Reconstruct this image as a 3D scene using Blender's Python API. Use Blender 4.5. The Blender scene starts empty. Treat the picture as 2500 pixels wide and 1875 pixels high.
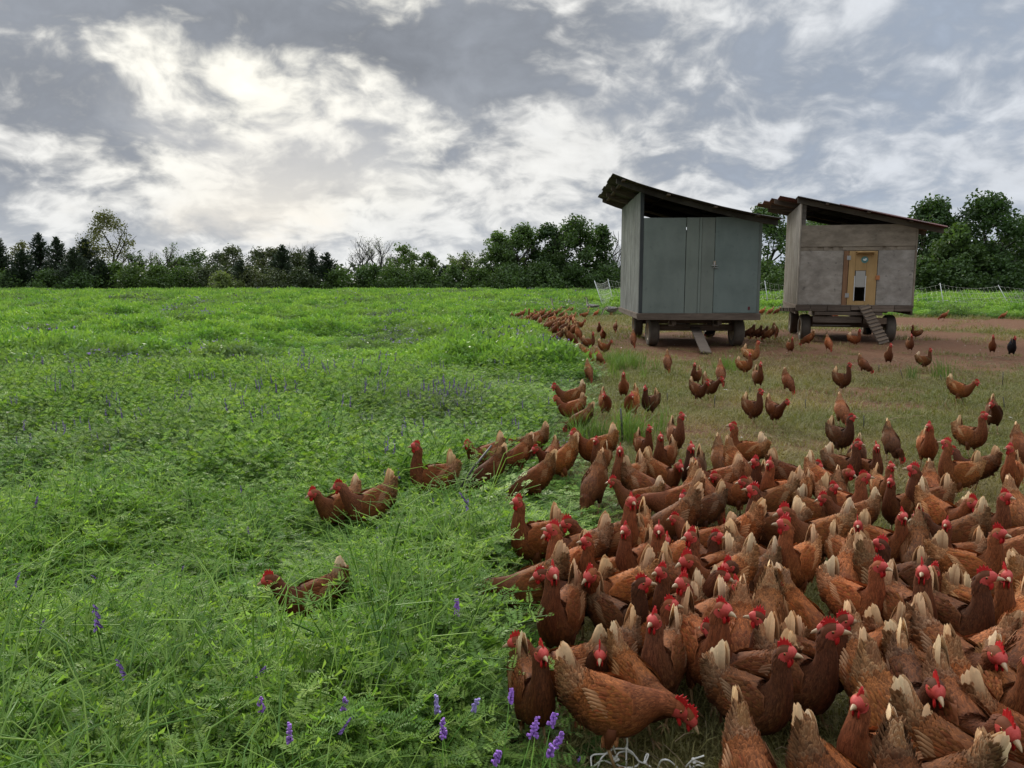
import bpy, bmesh, math, random
import numpy as np
from mathutils import Vector, Matrix
R = math.radians
rnd = random.Random(7)
S = bpy.context.scene
COL = S.collection

# ------------------------------------------------------------------ camera
PITCH = R(7.65); CAMH = 1.6; FPX = 1880.0
cam = bpy.data.cameras.new('camera'); camo = bpy.data.objects.new('camera', cam); COL.objects.link(camo)
camo.location = (0, 0, CAMH); camo.rotation_euler = (R(90) - PITCH, 0, 0)
cam.sensor_fit = 'HORIZONTAL'; cam.sensor_width = 36.0; cam.lens = 36.0 * FPX / 2500.0
cam.clip_start = 0.05; cam.clip_end = 3000
S.camera = camo

# ------------------------------------------------------------------ world: Nishita sky behind broken overcast cloud
SUN_AZ = R(-17.0)      # towards the left of the view (0 = straight ahead, +Y)
SUN_EL = R(24.0)
W = bpy.data.worlds.new('World'); S.world = W; W.use_nodes = True
nt = W.node_tree; nt.nodes.clear()
def N(t, **kw):
    n = nt.nodes.new(t)
    for k, v in kw.items(): setattr(n, k, v)
    return n
def L(a, b): nt.links.new(a, b)
def setin(n, i, v):
    if hasattr(v, 'links') or isinstance(v, bpy.types.NodeSocket): L(v, n.inputs[i])
    else: n.inputs[i].default_value = v
def M(op, a, b=None, c=None, clamp=False):
    n = N('ShaderNodeMath', operation=op); n.use_clamp = clamp
    setin(n, 0, a)
    if b is not None: setin(n, 1, b)
    if c is not None: setin(n, 2, c)
    return n.outputs[0]
def VM(op, a, b=None, s=None):
    n = N('ShaderNodeVectorMath', operation=op)
    setin(n, 0, a)
    if b is not None: setin(n, 1, b)
    if s is not None: setin(n, 3, s)
    return n.outputs[1] if op in ('DOT_PRODUCT', 'LENGTH', 'DISTANCE') else n.outputs[0]
def SS(x, lo, hi):
    n = N('ShaderNodeMapRange', interpolation_type='SMOOTHSTEP')
    setin(n, 0, x); n.inputs[1].default_value = lo; n.inputs[2].default_value = hi
    n.inputs[3].default_value = 0; n.inputs[4].default_value = 1
    return n.outputs[0]
def MIX(f, a, b):
    n = N('ShaderNodeMix', data_type='RGBA'); setin(n, 0, f)
    for i, v in ((6, a), (7, b)):
        if isinstance(v, tuple): n.inputs[i].default_value = (*v, 1)
        else: L(v, n.inputs[i])
    return n.outputs[2]
def NOISE(vec, scale, detail=6, rough=.55, lac=2.0, w=None):
    n = N('ShaderNodeTexNoise', noise_dimensions='3D')
    L(vec, n.inputs['Vector']); n.inputs['Scale'].default_value = scale; n.inputs['Detail'].default_value = detail
    n.inputs['Roughness'].default_value = rough; n.inputs['Lacunarity'].default_value = lac
    return n.outputs[0], n.outputs[1]
tc = N('ShaderNodeTexCoord'); D = tc.outputs['Generated']
sep = N('ShaderNodeSeparateXYZ'); L(D, sep.inputs[0])
dx, dy, dz = sep.outputs
zc = M('MAXIMUM', dz, 0.0)
den = M('ADD', zc, 0.46)
comb = N('ShaderNodeCombineXYZ'); L(M('DIVIDE', dx, den), comb.inputs[0]); L(M('DIVIDE', dy, den), comb.inputs[1]); comb.inputs[2].default_value = 3.7
P = comb.outputs[0]
wf, wc = NOISE(P, 4.0, 3, .5)
warp = VM('ADD', P, VM('SCALE', VM('SUBTRACT', wc, (0.5, 0.5, 0.5)), None, 0.16))
n1, _ = NOISE(warp, 2.6, 3, .5)         # big masses
n2, _ = NOISE(warp, 6.5, 7, .54)         # billows
n3, _ = NOISE(VM('ADD', warp, (7.3, 2.1, 0)), 15.0, 6, .55)
def blob(u, v, ax, ay, amp, rot=0.0):
    # one large cloud mass of the photographed sky, as a soft region of directions
    cx = (u - 1250) / FPX; cy = (v - 937.5) / FPX
    d = Vector((cx, math.cos(PITCH) - cy * math.sin(PITCH), -math.sin(PITCH) - cy * math.cos(PITCH))).normalized()
    right = Vector((d.y, -d.x, 0)).normalized(); up = right.cross(d)
    r2 = right * math.cos(rot) + up * math.sin(rot); u2 = up * math.cos(rot) - right * math.sin(rot)
    dv = VM('SUBTRACT', D, tuple(d))
    a = M('DIVIDE', VM('DOT_PRODUCT', dv, tuple(r2)), ax / FPX)
    b = M('DIVIDE', VM('DOT_PRODUCT', dv, tuple(u2)), ay / FPX)
    g = M('POWER', 2.718, M('MULTIPLY', M('ADD', M('MULTIPLY', a, a), M('MULTIPLY', b, b)), -1.0))
    return M('MULTIPLY', g, amp)
thick = M('ADD', M('MULTIPLY', n1, 0.9), M('ADD', M('MULTIPLY', n2, 1.55), M('MULTIPLY', n3, 0.95)))   # mean 1.3
thick = M('SUBTRACT', thick, 1.70)
for b in ((620, 40, 330, 75, .34, -.12), (930, 90, 300, 80, .34, -.12), (1090, 200, 180, 75, .34, .0), (300, 20, 160, 60, .05, 0), (1330, 60, 260, 110, .24, 0),
          (90, 190, 200, 110, .20, -.3), (330, 235, 100, 60, .12, 0), (470, 215, 80, 30, .10, 0),
          (620, 185, 180, 45, -.06, .3), (420, 330, 120, 40, .10, 0), (720, 400, 140, 60, .12, .4), (240, 400, 150, 40, .08, 0), (830, 270, 240, 45, -.10, .1), (330, 90, 130, 50, -.14, .5), (1380, 330, 200, 50, -.14, .2),
          (120, 50, 130, 60, -.13, 0), (560, 300, 160, 40, -.05, 0), (1800, 300, 330, 180, .13, 0), (2250, 200, 300, 120, .10, 0),
          (2070, 335, 200, 28, -.13, 0), (1700, 80, 260, 60, -.05, .2), (2350, 150, 200, 45, -.07, .2), (850, 400, 180, 60, .10, .5), (200, 330, 260, 40, .08, 0)):
    thick = M('ADD', thick, blob(*b))
# sunlight behind the cloud
sd = Vector((math.sin(SUN_AZ) * math.cos(R(17)), math.cos(SUN_AZ) * math.cos(R(17)), math.sin(R(17))))
cs = VM('DOT_PRODUCT', D, tuple(sd))
glow = SS(cs, 0.72, 1.0)
core = SS(cs, 0.955, 1.0)
dark = SS(thick, -0.20, 0.34)
lit = MIX(glow, (0.76, 0.80, 0.86), (1.02, 1.01, 0.97))
lit = MIX(core, lit, (1.18, 1.15, 1.04))
shade = MIX(glow, (0.315, 0.365, 0.445), (0.26, 0.28, 0.315))
sv = M('ADD', 0.34, M('MULTIPLY', M('ADD', M('MULTIPLY', n2, 1.2), M('MULTIPLY', n3, .6)), 0.72))
lv = M('ADD', 0.70, M('MULTIPLY', M('ADD', M('MULTIPLY', n2, .7), n3), 0.36))
cl = MIX(dark, VM('SCALE', lit, None, M('SUBTRACT', 1.80, lv)), VM('SCALE', shade, None, sv))
# gaps of blue sky low down
sky = N('ShaderNodeTexSky', sky_type='NISHITA'); sky.sun_disc = False
sky.sun_elevation = SUN_EL; sky.sun_rotation = SUN_AZ; sky.altitude = 200; sky.air_density = 1.0; sky.dust_density = 1.5; sky.ozone_density = 1.0
skys = N('ShaderNodeVectorMath', operation='SCALE'); L(sky.outputs[0], skys.inputs[0]); skys.inputs[3].default_value = 0.05
n4, _ = NOISE(VM('ADD', warp, (-3.1, 5.2, 1.0)), 2.0, 6, .55)
gap = M('MULTIPLY', SS(n4, 0.53, 0.70), M('SUBTRACT', 1.0, SS(dz, 0.05, 0.30)))
gapcol = MIX(0.55, skys.outputs[0], (0.47, 0.57, 0.70))
cl = MIX(M('MULTIPLY', gap, 0.7), cl, gapcol)
# low haze band at the horizon and the brighter zenith of an overcast sky
hz = M('SUBTRACT', 1.0, SS(dz, -0.02, 0.13))
cl = MIX(M('MULTIPLY', hz, 0.55), cl, MIX(glow, (0.60, 0.66, 0.74), (0.76, 0.79, 0.82)))
zen = M('ADD', 1.0, M('MULTIPLY', SS(dz, 0.30, 0.85), 2.6))
side = M('ADD', 0.55, M('MULTIPLY', SS(cs, -0.9, 0.75), 0.45))   # the cloud deck is brighter on the sun's side
cl2 = VM('SCALE', cl, None, M('MULTIPLY', zen, side))
bg = N('ShaderNodeBackground'); L(cl2, bg.inputs[0]); bg.inputs[1].default_value = 0.64
wo = N('ShaderNodeOutputWorld'); L(bg.outputs[0], wo.inputs[0])

sunl = bpy.data.lights.new('sun', 'SUN'); suno = bpy.data.objects.new('sun', sunl); COL.objects.link(suno)
sunl.energy = 1.5; sunl.angle = R(14); sunl.color = (1.0, 0.93, 0.80)
to_sun = Vector((math.sin(SUN_AZ) * math.cos(SUN_EL), math.cos(SUN_AZ) * math.cos(SUN_EL), math.sin(SUN_EL)))
suno.rotation_euler = to_sun.to_track_quat('Z', 'Y').to_euler()
S.view_settings.view_transform = 'Standard'; S.view_settings.look = 'None'
S.view_settings.exposure = 0.75; S.view_settings.gamma = 1.0; S.view_settings.use_curve_mapping = False
S.render.engine = 'CYCLES'
S.cycles.max_bounces = 6; S.cycles.transparent_max_bounces = 4; S.cycles.diffuse_bounces = 3

# ------------------------------------------------------------------ helpers
FWD = Vector((0, math.cos(PITCH), -math.sin(PITCH))); UPV = Vector((0, math.sin(PITCH), math.cos(PITCH)))
def ray(u, v):
    return FWD + Vector((1, 0, 0)) * ((u - 1250) / FPX) - UPV * ((v - 937.5) / FPX)
def at_z(u, v, z=0.0):
    d = ray(u, v); t = (z - CAMH) / d.z; return Vector((0, 0, CAMH)) + d * t
def at_y(u, v, y):
    d = ray(u, v); t = y / d.y; return Vector((0, 0, CAMH)) + d * t
def project(p):
    q = Vector(p) - Vector((0, 0, CAMH)); w = q.dot(FWD)
    return 1250 + FPX * q.x / w, 937.5 - FPX * q.dot(UPV) / w

class MB:
    """collects faces of one object"""
    def __init__(s): s.v = []; s.f = []; s.c = []; s.m = []; s.sm = []
    def add(s, vs, fs, col=None, mi=0, smooth=False):
        o = len(s.v); s.v += [tuple(p) for p in vs]
        for f in fs:
            s.f.append(tuple(i + o for i in f)); s.m.append(mi); s.sm.append(smooth)
        if col is None: col = (1, 1, 1)
        if len(col) == 3 and not hasattr(col[0], '__len__'): s.c += [tuple(col)] * len(vs)
        else: s.c += [tuple(c) for c in col]
    def box(s, c, d, rot=None, col=None, mi=0, bev=0.0, jit=0):
        hx, hy, hz = d[0] / 2, d[1] / 2, d[2] / 2
        b = min(bev, hx * .45, hy * .45, hz * .45)
        vs = []; fs = []
        if b <= 0:
            for x in (-hx, hx):
                for y in (-hy, hy):
                    for z in (-hz, hz): vs.append(Vector((x, y, z)))
            fs = [(0, 1, 3, 2), (4, 6, 7, 5), (0, 4, 5, 1), (2, 3, 7, 6), (0, 2, 6, 4), (1, 5, 7, 3)]
        else:
            bm = bmesh.new(); bmesh.ops.create_cube(bm, size=1.0)
            for w in bm.verts: w.co = Vector((w.co.x * d[0], w.co.y * d[1], w.co.z * d[2]))
            bmesh.ops.bevel(bm, geom=bm.edges[:], offset=b, segments=1, affect='EDGES')
            bm.verts.index_update()
            vs = [w.co.copy() for w in bm.verts]; fs = [tuple(w.index for w in f.verts) for f in bm.faces]; bm.free()
        if rot is not None: vs = [rot @ p for p in vs]
        c = Vector(c)
        s.add([p + c for p in vs], fs, col, mi)
    def tube(s, pts, rad, n=6, col=None, mi=0, cap=True):
        pts = [Vector(p) for p in pts]; k = len(pts)
        rads = rad if hasattr(rad, '__len__') else [rad] * k
        vs = []; fs = []
        ref = Vector((0.13, 0.31, 0.94))
        for i, p in enumerate(pts):
            t = (pts[min(i + 1, k - 1)] - pts[max(i - 1, 0)])
            if t.length < 1e-9: t = Vector((0, 0, 1))
            t.normalize()
            a = t.cross(ref)
            if a.length < 1e-3: a = t.cross(Vector((1, 0, 0)))
            a.normalize(); b = t.cross(a)
            for j in range(n):
                th = 2 * math.pi * j / n
                vs.append(p + (a * math.cos(th) + b * math.sin(th)) * rads[i])
        for i in range(k - 1):
            for j in range(n):
                fs.append((i * n + j, i * n + (j + 1) % n, (i + 1) * n + (j + 1) % n, (i + 1) * n + j))
        if cap:
            fs.append(tuple(range(n))[::-1]); fs.append(tuple((k - 1) * n + j for j in range(n)))
        s.add(vs, fs, col, mi, True)
    def mesh(s, name, mats):
        me = bpy.data.meshes.new(name); me.from_pydata(s.v, [], s.f); 
        for m in (mats if isinstance(mats, (list, tuple)) else [mats]): me.materials.append(m)
        me.polygons.foreach_set('material_index', s.m); me.polygons.foreach_set('use_smooth', s.sm)
        ca = me.color_attributes.new('tint', 'FLOAT_COLOR', 'POINT')
        a = np.ones((len(s.v), 4), np.float32); a[:, :3] = np.array(s.c, np.float32).reshape(-1, 3)
        ca.data.foreach_set('color', a.ravel()); me.update(); return me
    def build(s, name, mats, parent=None, loc=None):
        o = bpy.data.objects.new(name, s.mesh(name, mats)); COL.objects.link(o)
        if parent is not None: o.parent = parent
        if loc is not None: o.location = loc
        return o
def tag(o, label=None, cat=None, group=None, kind=None):
    if label: o['label'] = label
    if cat: o['category'] = cat
    if group: o['group'] = group
    if kind: o['kind'] = kind
    return o
def empty(name, loc, rz=0.0):
    o = bpy.data.objects.new(name, None); COL.objects.link(o); o.location = loc; o.rotation_euler = (0, 0, rz); o.empty_display_size = .1
    return o

# ------------------------------------------------------------------ materials
class NT:
    def __init__(s, name):
        s.mat = bpy.data.materials.new(name); s.mat.use_nodes = True; s.nt = s.mat.node_tree; s.nt.nodes.clear()
        s.out = s.n('ShaderNodeOutputMaterial')
    def n(s, t, **kw):
        n = s.nt.nodes.new(t)
        for k, v in kw.items(): setattr(n, k, v)
        return n
    def set(s, n, i, v):
        if isinstance(v, bpy.types.NodeSocket): s.nt.links.new(v, n.inputs[i])
        elif isinstance(v, tuple) and len(v) == 3 and n.inputs[i].type == 'RGBA': n.inputs[i].default_value = (*v, 1)
        else: n.inputs[i].default_value = v
    def math(s, op, a, b=0.0, clamp=False):
        n = s.n('ShaderNodeMath', operation=op); n.use_clamp = clamp; s.set(n, 0, a); s.set(n, 1, b); return n.outputs[0]
    def mix(s, f, a, b, blend='MIX'):
        n = s.n('ShaderNodeMix', data_type='RGBA', blend_type=blend); s.set(n, 0, f); s.set(n, 6, a); s.set(n, 7, b); return n.outputs[2]
    def ss(s, x, lo, hi, a=0.0, b=1.0):
        n = s.n('ShaderNodeMapRange', interpolation_type='SMOOTHSTEP'); s.set(n, 0, x)
        for i, v in ((1, lo), (2, hi), (3, a), (4, b)): n.inputs[i].default_value = v
        return n.outputs[0]
    def noise(s, scale, detail=4, rough=.55, vec=None, stretch=None, obj=True, col=False):
        if vec is None:
            tc = s.n('ShaderNodeTexCoord'); vec = tc.outputs['Object'] if obj else s.n('ShaderNodeNewGeometry').outputs['Position']
        if stretch is not None:
            m = s.n('ShaderNodeMapping'); s.nt.links.new(vec, m.inputs[0]); m.inputs['Scale'].default_value = stretch; vec = m.outputs[0]
        n = s.n('ShaderNodeTexNoise'); s.nt.links.new(vec, n.inputs['Vector'])
        n.inputs['Scale'].default_value = scale; n.inputs['Detail'].default_value = detail; n.inputs['Roughness'].default_value = rough
        return n.outputs[1] if col else n.outputs[0]
    def attr(s, name, typ='GEOMETRY'):
        return s.n('ShaderNodeAttribute', attribute_name=name, attribute_type=typ)
    def bump(s, h, strength=.3, dist=.01):
        n = s.n('ShaderNodeBump'); s.set(n, 'Height', h); n.inputs['Strength'].default_value = strength; n.inputs['Distance'].default_value = dist
        return n.outputs[0]
    def bsdf(s, col, rough=.8, spec=.3, normal=None, trans=None, sheen=0.0, metal=0.0):
        b = s.n('ShaderNodeBsdfPrincipled'); s.set(b, 'Base Color', col); s.set(b, 'Roughness', rough)
        b.inputs['Specular IOR Level'].default_value = spec; b.inputs['Metallic'].default_value = metal
        if sheen: b.inputs['Sheen Weight'].default_value = sheen; b.inputs['Sheen Roughness'].default_value = .5
        if normal is not None: s.nt.links.new(normal, b.inputs['Normal'])
        o = b.outputs[0]
        if trans is not None:
            t = s.n('ShaderNodeBsdfTranslucent'); s.set(t, 0, trans[0]); m = s.n('ShaderNodeMixShader'); s.set(m, 0, trans[1])
            s.nt.links.new(o, m.inputs[1]); s.nt.links.new(t.outputs[0], m.inputs[2]); o = m.outputs[0]
        s.nt.links.new(o, s.out.inputs[0]); return s.mat

def mat_leaf(name, c1, c2, c3=None, trans=.35, tbright=1.0, use_tone=False, rough=.55, spec=.25):
    t = NT(name)
    r = t.n('ShaderNodeObjectInfo').outputs['Random']
    a = t.attr('tint').outputs['Color']
    base = t.mix(r, c1, c2)
    if use_tone and c3:
        tone = t.attr('tone', 'INSTANCER').outputs['Fac']
        base = t.mix(tone, base, c3)
    base = t.mix(1.0, base, a, 'MULTIPLY')
    tb = t.mix(1.0, base, (1.15 * tbright, 1.25 * tbright, .55 * tbright), 'MULTIPLY')
    return t.bsdf(base, rough, spec, trans=(tb, trans))

def mat_wood(name, c1, c2, grain=(1, 1, 14), scale=3.0, rough=.85, spots=0.0, spotcol=(.05, .04, .035), bumpd=.004):
    t = NT(name)
    g = t.noise(scale, 6, .65, stretch=grain); b = t.noise(1.3, 4, .6)
    c = t.mix(t.ss(g, .3, .72), c1, c2)
    c = t.mix(t.math('MULTIPLY', t.ss(b, .42, .72), .45), c, tuple(x * .62 for x in c1))
    if spots > 0:
        s_ = t.noise(9, 3, .5); c = t.mix(t.math('MULTIPLY', t.ss(s_, .60, .72), spots), c, spotcol)
    a = t.attr('tint').outputs['Color']; c = t.mix(1.0, c, a, 'MULTIPLY')
    return t.bsdf(c, rough, .2, t.bump(g, .4, bumpd))

# ------------------------------------------------------------------ value noise on numpy arrays
_rs = np.random.RandomState(11); _tab = _rs.rand(256, 256)
def vnoise(x, y):
    xi = np.floor(x).astype(int); yi = np.floor(y).astype(int); fx = x - xi; fy = y - yi
    fx = fx * fx * (3 - 2 * fx); fy = fy * fy * (3 - 2 * fy)
    g = lambda i, j: _tab[i & 255, j & 255]
    return (g(xi, yi) * (1 - fx) + g(xi + 1, yi) * fx) * (1 - fy) + (g(xi, yi + 1) * (1 - fx) + g(xi + 1, yi + 1) * fx) * fy
def fbm(x, y, sc, o=3):
    s = 0; a = 1; tot = 0
    for i in range(o):
        s = s + a * vnoise(x * sc * 2 ** i + 17.3 * i, y * sc * 2 ** i + 5.1 * i); tot += a; a *= .5
    return s / tot

# ------------------------------------------------------------------ grazed area outline (ground points)
GPX = [(1520, 2400), (1470, 1960), (1400, 1840), (1330, 1700), (1270, 1580), (1250, 1480), (1290, 1420), (1400, 1360), (1500, 1300), (1500, 1240),
       (1440, 1190), (1400, 1140), (1400, 1075), (1430, 1020), (1470, 975), (1450, 930), (1400, 890), (1360, 865), (1330, 840), (1300, 815), (1260, 800), (1255, 786),
       (1330, 776), (1460, 772), (1560, 768), (1880, 767), (2230, 772), (2500, 778), (3100, 790), (3900, 1100), (6000, 2400)]
GPOLY = np.array([(at_z(u, v).x, at_z(u, v).y) for u, v in GPX])
def sdist(px, py):
    """signed distance to the grazed outline, positive inside"""
    x = np.asarray(px, float); y = np.asarray(py, float)
    d = np.full(x.shape, 1e9); ins = np.zeros(x.shape, bool); n = len(GPOLY)
    for i in range(n):
        ax, ay = GPOLY[i]; bx, by = GPOLY[(i + 1) % n]
        ex, ey = bx - ax, by - ay; t = np.clip(((x - ax) * ex + (y - ay) * ey) / (ex * ex + ey * ey), 0, 1)
        d = np.minimum(d, np.hypot(x - ax - t * ex, y - ay - t * ey))
        c = ((ay > y) != (by > y)); xx = ax + (y - ay) * ex / (ey if abs(ey) > 1e-9 else 1e-9)
        ins ^= (c & (x < xx))
    return np.where(ins, d, -d)

# ------------------------------------------------------------------ ground: one sheet to the horizon
xs = np.concatenate([np.linspace(-900, -40, 12), np.linspace(-30, -6, 13), np.arange(-5, 26, .22), np.linspace(27, 50, 12), np.linspace(70, 900, 12)])
ys = np.concatenate([np.linspace(-60, 0, 5), np.arange(.8, 20, .16), np.arange(20, 48, .4), np.linspace(50, 130, 12), np.linspace(160, 1500, 10)])
gx, gy = np.meshgrid(xs, ys)
sd_ = sdist(gx, gy)
# bare earth: around the coops and along the hens' paths
bare = np.zeros_like(gx)
for (u, v, rx, ry, a) in ((1700, 830, 2.8, 3.5, 1), (1620, 850, 2.4, 1.6, .9), (2120, 815, 4, 3.0, 1), (2400, 790, 6, 5, 1.1), (2050, 860, 6, 2.2, .8), (1480, 800, 1.5, 4, .55), (2300, 840, 6, 2.5, .95),
                       (2050, 955, 1.6, .8, .55), (2120, 985, 1.6, .6, .5), (1790, 1045, .9, .5, .6), (1900, 1080, 1.4, .5, .45), (2300, 930, 3, 1, .35), (2000, 890, 3, 1.2, .5), (1750, 985, .8, .6, .5), (1950, 885, 5, 2.0, .55), (2350, 880, 6, 2.5, .8), (2450, 850, 5, 4, .9)):
    c = at_z(u, v); bare = np.maximum(bare, a * np.exp(-((gx - c.x) / rx) ** 2 - ((gy - c.y) / ry) ** 2))
bare = bare + .35 * (fbm(gx, gy, .9) - .5)
gz = .05 * (fbm(gx, gy, .35) - .5) * np.clip((40 - gy) / 20, 0, 1) * (np.abs(gx) < 35) + .02 * (fbm(gx + 9, gy, 1.7) - .5) * (np.abs(gx) < 26) * (gy < 48)
gz -= .02
nx, ny = len(xs), len(ys)
me = bpy.data.meshes.new('ground')
vv = np.stack([gx, gy, gz], -1).reshape(-1, 3)
idx = np.arange(nx * ny).reshape(ny, nx)
ff = np.stack([idx[:-1, :-1], idx[:-1, 1:], idx[1:, 1:], idx[1:, :-1]], -1).reshape(-1, 4)
me.from_pydata(vv.tolist(), [], ff.tolist())
for nm, arr in (('grazed', sd_), ('bare', bare)):
    a = me.attributes.new(nm, 'FLOAT', 'POINT'); a.data.foreach_set('value', arr.ravel().astype(np.float32))
me.polygons.foreach_set('use_smooth', [True] * len(me.polygons))
t = NT('pasture_soil')
gr = t.attr('grazed').outputs['Fac']; ba = t.attr('bare').outputs['Fac']
nA = t.noise(3.0, 6, .6); nB = t.noise(22, 5, .65); nC = t.noise(70, 3, .6)
straw = t.noise(30, 3, .6, stretch=(1, .25, 1))
turf = t.mix(t.ss(nB, .3, .7), (.095, .088, .026), (.195, .160, .055))
turf = t.mix(t.math('MULTIPLY', t.ss(nA, .45, .7), .7), turf, (.20, .145, .07))
dirt = t.mix(t.ss(nB, .3, .7), (.098, .046, .024), (.170, .085, .046))
dirt = t.mix(t.ss(straw, .58, .72), dirt, (.22, .155, .09))
m_ = t.ss(t.math('ADD', ba, t.math('MULTIPLY', t.math('SUBTRACT', nA, .5), .7)), .20, .46)
gcol = t.mix(m_, turf, dirt)
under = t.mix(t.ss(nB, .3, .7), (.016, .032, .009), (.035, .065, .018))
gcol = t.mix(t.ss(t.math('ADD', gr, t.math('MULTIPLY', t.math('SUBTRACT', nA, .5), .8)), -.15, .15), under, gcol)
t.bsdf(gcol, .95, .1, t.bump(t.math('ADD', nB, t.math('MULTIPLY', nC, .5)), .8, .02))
me.materials.append(t.mat)
ground = bpy.data.objects.new('ground', me); COL.objects.link(ground); tag(ground, kind='structure')

# ------------------------------------------------------------------ the two hen coops on hay wagons
M_blue = mat_wood('blue_grey_paint', (.158, .182, .158), (.182, .206, .178), (3, 1, 1), 1.1, .6, .30, (.10, .11, .095), .001)
M_greywall = mat_wood('weathered_grey', (.25, .245, .215), (.42, .41, .365), (1, 14, .8), 2.0, .8)
M_palewall = mat_wood('pale_weathered', (.32, .28, .225), (.50, .45, .375), (1, 14, .8), 2.0, .8)
M_ply = mat_wood('old_plywood', (.25, .215, .175), (.42, .370, .310), (1, 1, 1.6), 3.2, .9, .5)
M_ply2 = mat_wood('old_plywood_upper', (.19, .155, .115), (.32, .265, .20), (1, 1, 2.6), 2.4, .9, .25)
M_deck = mat_wood('deck_timber', (.085, .063, .047), (.17, .13, .098), (1, 3, 14), 2.0, .9, .2)
M_post = mat_wood('dark_post', (.040, .045, .045), (.070, .075, .072), (14, 14, 1), 2.0, .85)
M_newwood = mat_wood('new_plywood', (.38, .235, .095), (.47, .305, .135), (6, 1, .7), 1.4, .7)
M_jamb = mat_wood('pine_board', (.20, .105, .055), (.27, .145, .075), (14, 1, .6), 1.4, .75)
M_fascia = mat_wood('fascia', (.10, .085, .07), (.17, .15, .12), (1, 8, 8), 1.4, .85)
def mat_metal(name, c1, c2, sc=2.0):
    t = NT(name); n = t.noise(sc, 6, .65); r = t.noise(11, 4, .6)
    c = t.mix(t.ss(n, .38, .64), c1, c2); c = t.mix(t.math('MULTIPLY', t.ss(r, .55, .75), .5), c, tuple(x * .5 for x in c1))
    return t.bsdf(t.mix(1.0, c, t.attr('tint').outputs['Color'], 'MULTIPLY'), .65, .4, t.bump(n, .2, .003), metal=.2)
M_roof1 = mat_metal('dark_tin', (.050, .042, .036), (.095, .085, .075))
M_roof2 = mat_metal('red_brown_tin', (.150, .050, .042), (.080, .045, .036))
def mat_plain(name, c, rough=.7, spec=.3, var=.25, sc=8):
    t = NT(name); n = t.noise(sc, 4, .6)
    k = t.mix(n, tuple(x * (1 - var) for x in c), tuple(min(1, x * (1 + var)) for x in c))
    return t.bsdf(t.mix(1.0, k, t.attr('tint').outputs['Color'], 'MULTIPLY'), rough, spec, t.bump(n, .2, .004))
M_tyre = mat_plain('muddy_tyre', (.115, .098, .078), .9, .2, .5, 5)
M_rim = mat_plain('rusty_rim', (.30, .23, .15), .7, .3, .35)
M_iron = mat_plain('old_iron', (.05, .045, .04), .6, .5)
M_white = mat_plain('white_plastic', (.62, .62, .60), .5, .4, .08)
M_panel = mat_plain('grey_white_panel', (.36, .34, .30), .6, .3, .1)
M_string = mat_plain('white_cord', (.78, .74, .66), .8, .2, .12, 60)
M_zinc = mat_plain('zinc', (.32, .31, .29), .5, .5)
M_orange = mat_plain('orange_latch', (.42, .16, .06), .7)
M_maroon = mat_plain('maroon_reflector', (.10, .012, .02), .4, .5)

def ribbed_sheet(y0, y1, zb, ztf, x, mat, name, parent, tint):
    """vertical ribbed siding from y0 to y1 standing on plane x, top following ztf(y)"""
    m = MB(); prof = []
    y = y0
    while y < y1 - 1e-6:
        for dy, o in ((0, 0), (.075, 0), (.095, -.018), (.125, -.018), (.145, 0)):
            if y + dy <= y1: prof.append((y + dy, o))
        y += .155
    prof.append((y1, 0)); vs = []; fs = []
    for (yy, o) in prof:
        vs += [(x + o, yy, zb + rnd.uniform(-.012, .012)), (x + o, yy, ztf(yy)), (x + o + .012, yy, zb), (x + o + .012, yy, ztf(yy))]
    for i in range(len(prof) - 1):
        a = i * 4; b = a + 4
        fs += [(a, a + 1, b + 1, b), (a + 2, b + 2, b + 3, a + 3), (a, b, b + 2, a + 2), (a + 1, a + 3, b + 3, b + 1)]
    m.add(vs, fs, tint); return m.build(name, mat, parent)
def roof_sheet(prof, y0, y1, x0, x1, mat, parent, lift, amp=.012, wl=.10, tint=(1, 1, 1)):
    xs_ = [p[0] for p in prof]; zs_ = [p[1] for p in prof]
    nxx = 14; nyy = int((y1 - y0) / wl * 4) + 1; vs = []; fs = []
    for k in (0, 1):
        for i in range(nxx + 1):
            xx = x0 + (x1 - x0) * i / nxx; zz = float(np.interp(xx, xs_, zs_)) if xs_[0] <= xx <= xs_[-1] else (zs_[0] + (xs_[0] - xx) * (zs_[0] - zs_[1]) / (xs_[1] - xs_[0]) if xx < xs_[0] else zs_[-1] - (xx - xs_[-1]) * .22)
            for j in range(nyy + 1):
                yy = y0 + (y1 - y0) * j / nyy
                vs.append((xx, yy, zz + lift + amp * math.sin(2 * math.pi * yy / wl) - .004 * k))
    w = nyy + 1; o = (nxx + 1) * w
    for i in range(nxx):
        for j in range(nyy):
            a = i * w + j; fs.append((a, a + w, a + w + 1, a + 1)); fs.append((o + a, o + a + 1, o + a + w + 1, o + a + w))
    for i in range(nxx):
        for a in (i * w, i * w + nyy): fs.append((a, o + a, o + a + w, a + w))
    for j in range(nyy):
        for a in (j, nxx * w + j): fs.append((a, a + 1, o + a + 1, o + a))
    m = MB(); m.add(vs, fs, tint); return m.build('roof_sheet', mat, parent)
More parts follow.
